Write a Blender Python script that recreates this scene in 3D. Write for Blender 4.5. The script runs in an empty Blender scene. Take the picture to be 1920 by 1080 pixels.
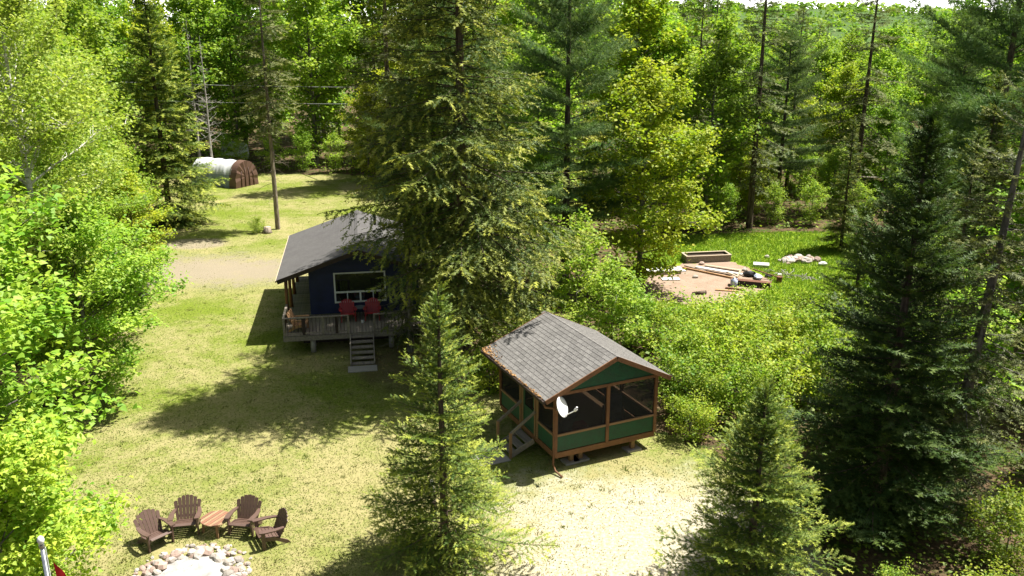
import bpy, math, random
import numpy as np
from mathutils import Matrix, Vector
R = math.radians
sc = bpy.context.scene
COL = sc.collection

# ------------------------------------------------------------------ camera, sky, sun, exposure
cam = bpy.data.cameras.new('camera'); camo = bpy.data.objects.new('camera', cam); COL.objects.link(camo)
camo.location = (0, 0, 14.0); camo.rotation_euler = (R(90 - 17.0), 0, 0)
cam.sensor_width = 36.0; cam.lens = 36.0 * 1650 / 1920; cam.clip_start = 0.1; cam.clip_end = 3000
sc.camera = camo
SUN_EL = R(62); SUN_AZ = math.atan2(0.92, 0.39)          # clockwise from +Y
SUNV = Vector((math.cos(SUN_EL) * math.sin(SUN_AZ), math.cos(SUN_EL) * math.cos(SUN_AZ), math.sin(SUN_EL)))
world = bpy.data.worlds.new('World'); sc.world = world; world.use_nodes = True
wn = world.node_tree; bg = wn.nodes['Background']
sky = wn.nodes.new('ShaderNodeTexSky'); sky.sky_type = 'NISHITA'; sky.sun_disc = False
sky.sun_elevation = SUN_EL; sky.sun_rotation = SUN_AZ; sky.air_density = 1.0; sky.dust_density = 2.5; sky.ozone_density = 0.6
hz_ = wn.nodes.new('ShaderNodeHueSaturation'); hz_.inputs['Saturation'].default_value = 0.62   # pale hazy midday sky
wn.links.new(sky.outputs[0], hz_.inputs['Color']); wn.links.new(hz_.outputs[0], bg.inputs[0]); bg.inputs[1].default_value = 0.052
sun = bpy.data.lights.new('sun', 'SUN'); suno = bpy.data.objects.new('sun', sun); COL.objects.link(suno)
sun.energy = 5.0; sun.angle = R(0.53); sun.color = (1.0, 0.965, 0.90)
suno.rotation_euler = SUNV.to_track_quat('Z', 'Y').to_euler()
sc.view_settings.view_transform = 'Standard'; sc.view_settings.look = 'None'
sc.view_settings.exposure = 1.35; sc.view_settings.gamma = 1.0
sc.render.engine = 'CYCLES'
sc.cycles.use_denoising = True
sc.cycles.max_bounces = 6; sc.cycles.diffuse_bounces = 3; sc.cycles.glossy_bounces = 2
sc.cycles.transmission_bounces = 4; sc.cycles.transparent_max_bounces = 8
sc.cycles.caustics_reflective = False; sc.cycles.caustics_refractive = False
sc.cycles.sample_clamp_indirect = 6.0

# ------------------------------------------------------------------ material helpers
def node(nt, typ, **kw):
    n = nt.nodes.new(typ)
    for k, v in kw.items(): setattr(n, k, v)
    return n
def new_mat(name):
    m = bpy.data.materials.new(name); m.use_nodes = True; nt = m.node_tree; nt.nodes.clear()
    return m, nt, node(nt, 'ShaderNodeOutputMaterial')
def setin(nt, sock, v):
    if isinstance(v, bpy.types.NodeSocket): nt.links.new(v, sock)
    else: sock.default_value = v if not (isinstance(v, tuple) and len(v) == 3 and sock.type == 'RGBA') else (*v, 1)
def mixc(nt, f, a, b, bt='MIX'):
    n = node(nt, 'ShaderNodeMix', data_type='RGBA', blend_type=bt, clamp_factor=True)
    setin(nt, n.inputs[0], f); setin(nt, n.inputs[6], a); setin(nt, n.inputs[7], b); return n.outputs[2]
def mth(nt, op, a, b=0.0, c=0.0, clamp=False):
    n = node(nt, 'ShaderNodeMath', operation=op, use_clamp=clamp)
    setin(nt, n.inputs[0], a); setin(nt, n.inputs[1], b); setin(nt, n.inputs[2], c); return n.outputs[0]
def noise(nt, vec, scale, detail=4, rough=0.55, dist=0.0):
    n = node(nt, 'ShaderNodeTexNoise'); n.inputs['Scale'].default_value = scale; n.inputs['Detail'].default_value = detail
    n.inputs['Roughness'].default_value = rough; n.inputs['Distortion'].default_value = dist
    if vec is not None: nt.links.new(vec, n.inputs['Vector'])
    return n.outputs[0]
def smooth(nt, v, a, b, lo=0.0, hi=1.0):
    n = node(nt, 'ShaderNodeMapRange', interpolation_type='SMOOTHSTEP')
    setin(nt, n.inputs[0], v); n.inputs[1].default_value = a; n.inputs[2].default_value = b
    n.inputs[3].default_value = lo; n.inputs[4].default_value = hi; return n.outputs[0]
def bump(nt, h, strength, dist=0.02):
    n = node(nt, 'ShaderNodeBump'); n.inputs['Strength'].default_value = strength; n.inputs['Distance'].default_value = dist
    nt.links.new(h, n.inputs['Height']); return n.outputs[0]
def scaled(nt, vec, s):
    n = node(nt, 'ShaderNodeVectorMath', operation='MULTIPLY'); nt.links.new(vec, n.inputs[0]); n.inputs[1].default_value = s
    return n.outputs[0]
def pbr(name, col, rough=0.7, var=0.25, scale=6.0, stretch=(1, 1, 1), bumpk=0.3, col2=None, metallic=0.0, rnd=0.15, spec=0.3, patch=0.5):
    """painted / wooden / stony surface: base colour with grain, blotches of a second colour, per-object variation"""
    m, nt, out = new_mat(name)
    tc = node(nt, 'ShaderNodeTexCoord'); v = scaled(nt, tc.outputs['Object'], stretch)
    f = noise(nt, v, scale, 5); g = noise(nt, v, scale * 5, 3)
    oi = node(nt, 'ShaderNodeObjectInfo')
    c2 = col2 if col2 else tuple(x * 0.55 for x in col)
    c = mixc(nt, smooth(nt, f, 0.5 - patch * 0.3, 0.85 - patch * 0.1), col, c2)
    k = mth(nt, 'ADD', 1 - var * 0.5 - rnd * 0.5, mth(nt, 'ADD', mth(nt, 'MULTIPLY', g, var), mth(nt, 'MULTIPLY', oi.outputs['Random'], rnd)))
    vs = node(nt, 'ShaderNodeVectorMath', operation='SCALE'); nt.links.new(c, vs.inputs[0]); nt.links.new(k, vs.inputs[3])
    p = node(nt, 'ShaderNodeBsdfPrincipled'); nt.links.new(vs.outputs[0], p.inputs['Base Color'])
    p.inputs['Roughness'].default_value = rough; p.inputs['Metallic'].default_value = metallic
    p.inputs['Specular IOR Level'].default_value = spec
    if bumpk: nt.links.new(bump(nt, g, bumpk), p.inputs['Normal'])
    nt.links.new(p.outputs[0], out.inputs[0]); return m
def leafmat(name, ca, cb, tr=0.45, gloss=0.0, trc=None, rnd=0.25):
    """leaf: diffuse + light coming through; colour runs from ca to cb by the leaf's own tint"""
    m, nt, out = new_mat(name)
    at = node(nt, 'ShaderNodeAttribute', attribute_name='tint'); oi = node(nt, 'ShaderNodeObjectInfo')
    c = mixc(nt, at.outputs['Fac'], ca, cb)
    hs = node(nt, 'ShaderNodeHueSaturation')
    nt.links.new(c, hs.inputs['Color'])
    nt.links.new(mth(nt, 'ADD', 1 - rnd / 2, mth(nt, 'MULTIPLY', oi.outputs['Random'], rnd)), hs.inputs['Value'])
    r2 = mth(nt, 'FRACT', mth(nt, 'MULTIPLY', oi.outputs['Random'], 7.13))
    nt.links.new(mth(nt, 'ADD', 0.488, mth(nt, 'MULTIPLY', r2, 0.024)), hs.inputs['Hue'])
    d = node(nt, 'ShaderNodeBsdfDiffuse'); nt.links.new(hs.outputs[0], d.inputs[0])
    t = node(nt, 'ShaderNodeBsdfTranslucent')
    nt.links.new(mixc(nt, 1.0, hs.outputs[0], trc or (1.05, 1.12, 0.62), 'MULTIPLY'), t.inputs[0])
    mx = node(nt, 'ShaderNodeMixShader'); mx.inputs[0].default_value = tr
    nt.links.new(d.outputs[0], mx.inputs[1]); nt.links.new(t.outputs[0], mx.inputs[2])
    g = node(nt, 'ShaderNodeBsdfGlossy'); g.inputs['Roughness'].default_value = 0.55
    m2 = node(nt, 'ShaderNodeMixShader'); m2.inputs[0].default_value = 0.018
    nt.links.new(mx.outputs[0], m2.inputs[1]); nt.links.new(g.outputs[0], m2.inputs[2])
    nt.links.new(m2.outputs[0], out.inputs[0]); return m

MAT = {}
# foliage
MAT['maple'] = leafmat('maple_leaf', (0.125, 0.275, 0.024), (0.375, 0.485, 0.056), 0.5, rnd=0.38)
MAT['maple_near'] = leafmat('maple_leaf_young', (0.165, 0.335, 0.028), (0.460, 0.560, 0.075), 0.5, rnd=0.2)
MAT['maple_yellow'] = leafmat('maple_leaf_yellow', (0.220, 0.355, 0.024), (0.530, 0.535, 0.046), 0.5)
MAT['birch'] = leafmat('birch_leaf', (0.180, 0.310, 0.038), (0.455, 0.520, 0.096), 0.48)
MAT['shrub'] = leafmat('shrub_leaf', (0.150, 0.290, 0.025), (0.440, 0.480, 0.056), 0.48, rnd=0.45)
MAT['spruce'] = leafmat('spruce_needles', (0.046, 0.086, 0.022), (0.345, 0.360, 0.050), 0.25)
MAT['spruce_young'] = leafmat('young_spruce_needles', (0.070, 0.135, 0.024), (0.400, 0.440, 0.064), 0.28)
MAT['fir'] = leafmat('fir_needles', (0.034, 0.068, 0.014), (0.135, 0.172, 0.030), 0.22)
MAT['pine'] = leafmat('pine_needles', (0.075, 0.145, 0.045), (0.200, 0.265, 0.075), 0.3)
MAT['olive'] = leafmat('old_spruce_needles', (0.085, 0.112, 0.036), (0.260, 0.260, 0.080), 0.25)
MAT['grass'] = leafmat('grass_blades', (0.118, 0.165, 0.020), (0.330, 0.288, 0.132), 0.3, 0.0, (1, 1, 0.7), 0)
MAT['meadow'] = leafmat('meadow_blades', (0.125, 0.235, 0.014), (0.270, 0.330, 0.030), 0.4, 0.0, (1, 1, 0.6), 0)
MAT['weeds'] = leafmat('undergrowth_leaf', (0.120, 0.200, 0.022), (0.290, 0.340, 0.040), 0.45, 0.0)
MAT['litter'] = leafmat('dead_leaf', (0.200, 0.095, 0.035), (0.420, 0.230, 0.095), 0.15, 0.0, (1, .8, .5))
# bark
def barkmat(name, a, b, scale=7, band=None):
    m, nt, out = new_mat(name); tc = node(nt, 'ShaderNodeTexCoord')
    v = scaled(nt, tc.outputs['Object'], (1, 1, 0.22) if band is None else (1, 1, 3.0))
    f = noise(nt, v, scale, 6, 0.65); c = mixc(nt, smooth(nt, f, 0.38, 0.64), a, b)
    if band:
        g = noise(nt, scaled(nt, tc.outputs['Object'], (0.6, 0.6, 6.0)), 2.2, 3)
        c = mixc(nt, smooth(nt, g, 0.60, 0.70), c, band)
    p = node(nt, 'ShaderNodeBsdfPrincipled'); nt.links.new(c, p.inputs['Base Color']); p.inputs['Roughness'].default_value = 0.9
    p.inputs['Specular IOR Level'].default_value = 0.15
    nt.links.new(bump(nt, f, 0.8, 0.03), p.inputs['Normal']); nt.links.new(p.outputs[0], out.inputs[0]); return m
MAT['bark'] = barkmat('spruce_bark', (0.050, 0.036, 0.026), (0.150, 0.115, 0.085))
MAT['bark_pale'] = barkmat('pale_bark', (0.120, 0.095, 0.070), (0.300, 0.250, 0.195))
MAT['bark_grey'] = barkmat('grey_bark', (0.080, 0.072, 0.060), (0.230, 0.210, 0.180))
MAT['birch_bark'] = barkmat('birch_bark', (0.50, 0.47, 0.42), (0.72, 0.69, 0.63), 5, (0.035, 0.03, 0.028))
MAT['dead_wood'] = barkmat('dead_wood', (0.22, 0.20, 0.175), (0.42, 0.39, 0.35))
# built things
MAT['shingle'] = pbr('porch_shingle', (0.168, 0.160, 0.148), 0.95, 0.35, 9, bumpk=0.6, col2=(0.124, 0.118, 0.110), rnd=0.32, spec=0.1)
MAT['roofing'] = pbr('cabin_roofing', (0.098, 0.094, 0.090), 0.95, 0.4, 1.2, bumpk=0.5, col2=(0.085, 0.080, 0.078), rnd=0.0, spec=0.1)
MAT['brown_trim'] = pbr('stained_trim', (0.175, 0.082, 0.037), 0.7, 0.45, 3, (1, 1, 1), 0.3, (0.110, 0.050, 0.025), rnd=0.2)
MAT['dark_trim'] = pbr('dark_fascia', (0.045, 0.030, 0.024), 0.7, 0.4, 3)
MAT['raw_wood'] = pbr('raw_wood', (0.255, 0.155, 0.080), 0.8, 0.4, 4, (4, 4, 1), 0.3, (0.24, 0.14, 0.07), rnd=0.2)
MAT['tan_wood'] = pbr('tan_wood', (0.42, 0.25, 0.125), 0.75, 0.4, 4, (3, 3, 1), 0.3, (0.28, 0.15, 0.07), rnd=0.2)
MAT['pale_wood'] = pbr('pale_lumber', (0.36, 0.295, 0.21), 0.8, 0.3, 3, (1, 1, 4), 0.3, (0.42, 0.33, 0.22), rnd=0.3)
MAT['grey_wood'] = pbr('weathered_wood', (0.255, 0.222, 0.180), 0.9, 0.5, 3, (4, 0.5, 4), 0.4, (0.150, 0.128, 0.100), rnd=0.35)
MAT['green_paint'] = pbr('green_paint', (0.008, 0.066, 0.032), 0.6, 0.5, 3.5, bumpk=0.3, col2=(0.014, 0.044, 0.026), rnd=0.1, spec=0.4)
MAT['navy'] = pbr('navy_siding', (0.014, 0.022, 0.075), 0.6, 0.35, 2, bumpk=0.15, col2=(0.010, 0.016, 0.052), spec=0.35)
MAT['white_paint'] = pbr('white_vinyl', (0.72, 0.73, 0.72), 0.5, 0.12, 4, bumpk=0.05, col2=(0.62, 0.63, 0.62))
MAT['dish'] = pbr('dish_white', (0.74, 0.74, 0.72), 0.45, 0.1, 3, bumpk=0.0, col2=(0.66, 0.66, 0.63))
MAT['steel'] = pbr('galvanised', (0.55, 0.56, 0.57), 0.35, 0.2, 8, bumpk=0.05, metallic=0.9)
MAT['brown_plastic'] = pbr('brown_resin', (0.105, 0.062, 0.046), 0.48, 0.15, 8, bumpk=0.05, col2=(0.085, 0.050, 0.037), spec=0.5, rnd=0.08)
MAT['red_plastic'] = pbr('red_resin', (0.34, 0.018, 0.022), 0.5, 0.15, 6, bumpk=0.05, col2=(0.26, 0.014, 0.018), spec=0.5)
MAT['grey_plastic'] = pbr('grey_tabletop', (0.13, 0.17, 0.18), 0.4, 0.15, 6, bumpk=0.05)
MAT['redwood'] = pbr('redwood', (0.205, 0.112, 0.070), 0.75, 0.4, 5, (1, 5, 1), 0.3, (0.26, 0.10, 0.055), rnd=0.4)
MAT['buffwood'] = pbr('buffwood', (0.29, 0.185, 0.105), 0.75, 0.4, 5, (1, 5, 1), 0.3, (0.22, 0.135, 0.075), rnd=0.3)
MAT['concrete'] = pbr('concrete', (0.29, 0.27, 0.24), 0.9, 0.35, 4, bumpk=0.4, col2=(0.30, 0.28, 0.25))
MAT['stone'] = pbr('fieldstone', (0.36, 0.33, 0.29), 0.9, 0.4, 5, bumpk=0.5, col2=(0.33, 0.27, 0.22), rnd=0.7)
MAT['stone_red'] = pbr('pink_granite', (0.33, 0.245, 0.20), 0.9, 0.4, 6, bumpk=0.5, col2=(0.32, 0.22, 0.17), rnd=0.5)
MAT['pit_sand'] = pbr('pit_ash', (0.34, 0.325, 0.30), 0.95, 0.3, 3.5, bumpk=0.6, col2=(0.20, 0.19, 0.175), patch=0.5)
MAT['tarp'] = pbr('white_tarp', (0.62, 0.62, 0.61), 0.45, 0.15, 1.5, bumpk=0.1, col2=(0.58, 0.60, 0.62), spec=0.5)
MAT['tarp_grey'] = pbr('grey_tarp', (0.22, 0.25, 0.27), 0.5, 0.2, 2, bumpk=0.1, col2=(0.16, 0.18, 0.20))
MAT['brown_cloth'] = pbr('brown_tarp', (0.110, 0.062, 0.042), 0.6, 0.25, 2, bumpk=0.15, col2=(0.085, 0.046, 0.032))
MAT['cushion'] = pbr('grey_cushion', (0.20, 0.205, 0.21), 0.9, 0.2, 6, bumpk=0.2)
MAT['red_cloth'] = pbr('red_cloth', (0.36, 0.05, 0.05), 0.9, 0.3, 6, bumpk=0.2)
MAT['black'] = pbr('black_plastic', (0.014, 0.014, 0.016), 0.5, 0.2, 5, bumpk=0.1)
MAT['blue'] = pbr('blue_white_plastic', (0.62, 0.66, 0.72), 0.5, 0.2, 5, bumpk=0.1, col2=(0.12, 0.19, 0.42), patch=0.8)
MAT['white_sheet'] = pbr('white_sheet', (0.55, 0.55, 0.53), 0.7, 0.2, 2, bumpk=0.1, col2=(0.40, 0.39, 0.36))
MAT['rust'] = pbr('rusty', (0.16, 0.075, 0.045), 0.9, 0.4, 8, bumpk=0.4)
MAT['flag_red'] = pbr('flag_red', (0.55, 0.020, 0.022), 0.8, 0.1, 4, bumpk=0.1)
MAT['flag_white'] = pbr('flag_white', (0.75, 0.75, 0.75), 0.8, 0.1, 4, bumpk=0.1)
MAT['wire'] = pbr('wire', (0.30, 0.30, 0.30), 0.6, 0.1, 4, bumpk=0)
MAT['wooded_slope'] = pbr('wooded_slope', (0.055, 0.100, 0.018), 1.0, 0.5, 0.4, bumpk=0.5, col2=(0.035, 0.070, 0.012))
MAT['soil'] = pbr('garden_soil', (0.070, 0.048, 0.033), 1.0, 0.5, 8, bumpk=0.8)
def glassmat():
    m, nt, out = new_mat('window_glass'); p = node(nt, 'ShaderNodeBsdfPrincipled')
    p.inputs['Base Color'].default_value = (0.010, 0.012, 0.012, 1); p.inputs['Roughness'].default_value = 0.03
    p.inputs['IOR'].default_value = 1.6; p.inputs['Specular IOR Level'].default_value = 0.9
    tc = node(nt, 'ShaderNodeTexCoord'); nt.links.new(bump(nt, noise(nt, tc.outputs['Object'], 1.3, 2), 0.25, 0.02), p.inputs['Normal'])
    nt.links.new(p.outputs[0], out.inputs[0]); return m
MAT['glass'] = glassmat()
def screenmat():
    m, nt, out = new_mat('insect_screen'); d = node(nt, 'ShaderNodeBsdfDiffuse'); d.inputs[0].default_value = (0.03, 0.03, 0.03, 1)
    t = node(nt, 'ShaderNodeBsdfTransparent'); mx = node(nt, 'ShaderNodeMixShader'); mx.inputs[0].default_value = 0.52
    nt.links.new(d.outputs[0], mx.inputs[1]); nt.links.new(t.outputs[0], mx.inputs[2]); nt.links.new(mx.outputs[0], out.inputs[0]); return m
MAT['screen'] = screenmat()

# ------------------------------------------------------------------ object helpers
def link(o, parent=None):
    COL.objects.link(o)
    if parent: o.parent = parent
    return o
def tag(o, label=None, cat=None, group=None, kind=None):
    if label: o['label'] = label
    if cat: o['category'] = cat
    if group: o['group'] = group
    if kind: o['kind'] = kind
    return o
def empty(name, loc, rz=0.0, label=None, cat=None, group=None, scale=1.0):
    o = bpy.data.objects.new(name, None); o.location = loc; o.rotation_euler = (0, 0, rz); o.scale = (scale,) * 3
    o.empty_display_size = 0.2
    link(o); tag(o, label, cat, group); return o
def meshobj(name, me, parent=None): return link(bpy.data.objects.new(name, me), parent)
def copy_tree(o, parent=None):
    c = o.copy(); COL.objects.link(c); c.parent = parent
    for ch in o.children: copy_tree(ch, c)
    return c
class MB:
    """collects boxes, beams, tubes and prisms and links them as one mesh object"""
    def __init__(s): s.v = []; s.f = []
    def add(s, v, f):
        b = len(s.v); s.v += [tuple(x) for x in v]; s.f += [tuple(b + i for i in q) for q in f]; return s
    def box(s, x0, x1, y0, y1, z0, z1, mtx=None):
        v = [Vector((x, y, z)) for z in (z0, z1) for y in (y0, y1) for x in (x0, x1)]
        if mtx: v = [mtx @ p for p in v]
        return s.add(v, [(0, 2, 3, 1), (4, 5, 7, 6), (0, 1, 5, 4), (2, 6, 7, 3), (0, 4, 6, 2), (1, 3, 7, 5)])
    def beam(s, p, q, w, h, up=(0, 0, 1), w2=None, h2=None):
        p = Vector(p); q = Vector(q); d = (q - p).normalized(); sd = d.cross(Vector(up))
        sd = sd.normalized() if sd.length > 1e-4 else Vector((1, 0, 0)); u = sd.cross(d)
        v = []
        for c, ww, hh in ((p, w, h), (q, w2 or w, h2 or h)):
            for a, b in ((-1, -1), (1, -1), (1, 1), (-1, 1)): v.append(c + sd * a * ww / 2 + u * b * hh / 2)
        return s.add(v, [(3, 2, 1, 0), (4, 5, 6, 7), (0, 1, 5, 4), (1, 2, 6, 5), (2, 3, 7, 6), (3, 0, 4, 7)])
    def tube(s, pts, r, n=8, cap=True):
        pts = [Vector(p) for p in pts]; rs = r if isinstance(r, (list, tuple)) else [r] * len(pts); v = []; f = []
        for i, p in enumerate(pts):
            d = (pts[min(i + 1, len(pts) - 1)] - pts[max(i - 1, 0)]).normalized()
            a = d.cross(Vector((0.31, 0.17, 0.93)) if abs(d.z) < 0.9 else Vector((1, 0, 0))).normalized(); b = d.cross(a)
            for k in range(n):
                t = 2 * math.pi * k / n; v.append(p + (a * math.cos(t) + b * math.sin(t)) * rs[i])
        for i in range(len(pts) - 1):
            for k in range(n): f.append((i * n + k, i * n + (k + 1) % n, (i + 1) * n + (k + 1) % n, (i + 1) * n + k))
        if cap: f.append(tuple(reversed(range(n)))); f.append(tuple((len(pts) - 1) * n + k for k in range(n)))
        return s.add(v, f)
    def prism(s, outline, t, mtx):
        n = len(outline); v = [mtx @ Vector((x, y, -t / 2)) for x, y in outline] + [mtx @ Vector((x, y, t / 2)) for x, y in outline]
        return s.add(v, [tuple(reversed(range(n))), tuple(range(n, 2 * n))] + [(i, (i + 1) % n, n + (i + 1) % n, n + i) for i in range(n)])
    def mesh(s, name, mat, smooth=False):
        me = bpy.data.meshes.new(name); me.from_pydata(s.v, [], s.f); me.materials.append(MAT[mat]); me.update()
        if smooth: me.polygons.foreach_set('use_smooth', [True] * len(me.polygons))
        return me
    def build(s, name, mat, parent=None, smooth=False): return meshobj(name, s.mesh(name, mat, smooth), parent)
def box(name, mat, parent, x0, x1, y0, y1, z0, z1): return MB().box(x0, x1, y0, y1, z0, z1).build(name, mat, parent)
def beam(name, mat, parent, p, q, w, h, up=(0, 0, 1)): return MB().beam(p, q, w, h, up).build(name, mat, parent)
def trimesh(name, V, F, mats, tint=None, midx=None, smooth=False):
    """a triangle mesh straight from arrays"""
    me = bpy.data.meshes.new(name); nv, nf = len(V), len(F)
    me.vertices.add(nv); me.vertices.foreach_set('co', np.ascontiguousarray(V, dtype=np.float32).ravel())
    me.loops.add(nf * 3); me.loops.foreach_set('vertex_index', np.ascontiguousarray(F, dtype=np.int32).ravel())
    me.polygons.add(nf); me.polygons.foreach_set('loop_start', np.arange(0, nf * 3, 3, dtype=np.int32))
    me.polygons.foreach_set('loop_total', np.full(nf, 3, dtype=np.int32))
    for m in mats: me.materials.append(MAT[m])
    if midx is not None: me.polygons.foreach_set('material_index', np.ascontiguousarray(midx, dtype=np.int32))
    if smooth: me.polygons.foreach_set('use_smooth', np.ones(nf, dtype=bool))
    me.update(calc_edges=True)
    if tint is not None:
        a = me.attributes.new('tint', 'FLOAT', 'POINT'); a.data.foreach_set('value', np.ascontiguousarray(tint, dtype=np.float32))
    return me

# ------------------------------------------------------------------ foliage arrays
def unit(a): return a / np.maximum(np.linalg.norm(a, axis=-1, keepdims=True), 1e-9)
def stamp(TV, TF, pos, X, Z, size, tint):
    """a template at every pos, its x axis along X, its z axis near Z"""
    X = unit(X); Y = unit(np.cross(Z, X)); Z = np.cross(X, Y)
    k, n = len(pos), len(TV); size = np.broadcast_to(np.asarray(size, float).reshape(-1, 1, 1), (k, 1, 1))
    V = pos[:, None, :] + size * (TV[None, :, 0:1] * X[:, None, :] + TV[None, :, 1:2] * Y[:, None, :] + TV[None, :, 2:3] * Z[:, None, :])
    F = TF[None] + (np.arange(k) * n)[:, None, None]
    return V.reshape(-1, 3), F.reshape(-1, 3), np.repeat(tint, n)
LEAF = (np.array([[0, 0, 0], [.42, .36, -.06], [1, 0, -.16], [.42, -.36, -.06]], float), np.array([[0, 2, 1], [0, 3, 2]]))
LEAF5 = (np.array([[0, 0, 0], [.12, .44, -.05], [.48, .30, .0], [1, 0, -.16], [.48, -.30, .0], [.12, -.44, -.05]], float), np.array([[0, 2, 1], [0, 3, 2], [0, 4, 3], [0, 5, 4]]))
def spray_template(n, w, back=0.0):
    v = []; f = []
    for j in range(n):
        x = j / n; l = w * (1 - 0.55 * j / n)
        for sgn in (-1, 1):
            b = len(v); z = 0.05 * ((j * 7 + (sgn > 0) * 3) % 5 - 2)
            v += [(x, 0, 0), (x + .16, 0, 0), (x + .26 - back, sgn * l, z)]; f.append((b, b + 1, b + 2))
    b = len(v); v += [(.8, -.06, 0), (.8, .06, 0), (1.12, 0, .02)]; f.append((b, b + 1, b + 2))
    return np.array(v, float), np.array(f)
SPRAY = spray_template(5, .34); SPRAY_FINE = spray_template(6, .26); SPRAY_FAR = spray_template(3, .42)
def tuft_template(n=14, seed=3):
    r = np.random.default_rng(seed); v = []; f = []
    for i in range(n):
        d = unit(np.array([r.uniform(.25, 1), r.normal(0, .55), r.normal(.05, .5)])); s = unit(np.cross(d, r.normal(size=3))) * 0.036
        b = len(v); o = np.array([r.uniform(0, .35), 0, 0]); v += [o - s, o + s, o + d * r.uniform(.75, 1.05)]; f.append((b, b + 1, b + 2))
    return np.array(v, float), np.array(f)
TUFT = tuft_template()
class Wood:
    def __init__(s): s.V = []; s.F = []; s.n = 0
    def tube(s, P, r, k=5):
        P = np.asarray(P, float); r = np.asarray(r, float); n = len(P)
        d = unit(np.gradient(P, axis=0)); ref = np.where(np.abs(d[:, 2:3]) < .9, np.array([[.1, .2, .97]]), np.array([[1., 0, 0]]))
        a = unit(np.cross(d, ref)); b = np.cross(d, a); t = np.arange(k) * 2 * np.pi / k
        V = P[:, None] + r[:, None, None] * (np.cos(t)[None, :, None] * a[:, None] + np.sin(t)[None, :, None] * b[:, None])
        i = np.arange(n - 1)[:, None] * k; q = np.arange(k)[None]; q2 = (q + 1) % k
        F = np.concatenate([np.stack([i + q, i + q2, i + k + q2], -1).reshape(-1, 3), np.stack([i + q, i + k + q2, i + k + q], -1).reshape(-1, 3)])
        s.V.append(V.reshape(-1, 3)); s.F.append(F + s.n); s.n += n * k
    def arrays(s): return np.concatenate(s.V), np.concatenate(s.F)
def join(parts):
    V = []; F = []; T = []; n = 0
    for v, f, t in parts: V.append(v); F.append(f + n); T.append(t); n += len(v)
    return np.concatenate(V), np.concatenate(F), np.concatenate(T)
def trunk_line(rng, H, wob, lean=(0, 0), n=9):
    t = np.linspace(0, 1, n); P = np.zeros((n, 3)); P[:, 2] = t * H
    P[:, 0] = lean[0] * t * H + wob * np.cumsum(rng.normal(0, 1, n)) * t / 3; P[:, 1] = lean[1] * t * H + wob * np.cumsum(rng.normal(0, 1, n)) * t / 3
    return P
def at_z(P, z): return np.array([np.interp(z, P[:, 2], P[:, 0]), np.interp(z, P[:, 2], P[:, 1]), z])

def broadleaf(seed, H, Rc, z0, limbs=44, leaf=.13, per=26, sprays=9, trunk_r=.16, wob=.12, lean=(0, 0), top=.9, flat=.10, widest=.42, spread=.55, wood_k=4, twig=True, tpl=LEAF, tilt=.5):
    """trunk with limbs; leaves sit in loose flat sprays on the side twigs of every limb"""
    rng = np.random.default_rng(seed); W = Wood(); P = trunk_line(rng, H * top, wob, lean)
    W.tube(P, np.linspace(trunk_r, trunk_r * .18, len(P)), 8)
    C = []; D = []; S = []
    for i in range(limbs):
        f = (i + rng.uniform(0, 1)) / limbs; z = z0 + (H * top - z0) * f
        base = at_z(P, max(z - Rc * .25 * rng.uniform(.3, 1.2), z0 * .6)); az = i * 2.39996 + rng.normal(0, .35)
        prof = (f / widest) ** .55 if f < widest else max(1 - ((f - widest) / (1 - widest)) ** 1.7, .0) ** .75
        ln = Rc * max(prof, .22) * rng.uniform(.72, 1.14); rise = R(8 + 52 * f + rng.normal(0, 9))
        d = np.array([math.cos(az) * math.cos(rise), math.sin(az) * math.cos(rise), math.sin(rise)])
        t = np.linspace(0, 1, 5)[:, None]; L = base + d * ln * t + np.array([0, 0, -.14 * ln]) * t ** 2 + rng.normal(0, .035, (5, 3)) * ln * t
        r0 = trunk_r * (.42 - .25 * f) * (.5 + .5 * ln / Rc); W.tube(L, np.linspace(r0, .008, 5), wood_k)
        ns = max(3, int(sprays * (ln / Rc) * rng.uniform(.8, 1.25)))
        for j in range(ns):
            u = rng.uniform(.22, 1.02); q = L[0] + (L[-1] - L[0]) * u
            q = np.array([np.interp(u, t[:, 0], L[:, k]) for k in range(3)])
            side = unit(np.cross(d, [0, 0, 1.])) * rng.choice((-1, 1)); w = ln * .42 * (1.15 - .6 * u) * rng.uniform(.15, 1)
            td = unit(d * rng.uniform(.3, 1) + side * rng.uniform(.2, 1.1) + np.array([0, 0, rng.uniform(-.1, .35)]))
            e = q + td * w
            if twig: W.tube(np.stack([q, e]), [max(r0 * .22, .006), .004], 3)
            C.append(e); D.append(td); S.append(spread * rng.uniform(.6, 1.35))
    C = np.array(C); D = np.array(D); S = np.array(S); n = len(C)
    cnt = rng.integers(int(per * .55), int(per * 1.4), n); idx = np.repeat(np.arange(n), cnt); N = len(idx)
    side = unit(np.cross(D[idx], [0, 0, 1.])); a = rng.normal(0, .55, N); b = rng.normal(0, .42, N); c = rng.normal(0, flat * 1.6, N)
    pos = C[idx] + S[idx, None] * (D[idx] * a[:, None] + side * b[:, None]); pos[:, 2] += c - .10 * S[idx] * (a * a + b * b)
    az = rng.uniform(0, 2 * np.pi, N); X = np.stack([np.cos(az), np.sin(az), rng.normal(-.25, .3, N)], -1)
    Z = np.array([0, 0, 1.]) + rng.normal(0, tilt, (N, 3)); tint = np.clip(rng.uniform(0, 1, n)[idx] * .7 + rng.normal(.15, .14, N), 0, 1)
    return W.arrays(), stamp(*tpl, pos, X, Z, leaf * rng.uniform(.65, 1.3, N), tint)

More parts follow.
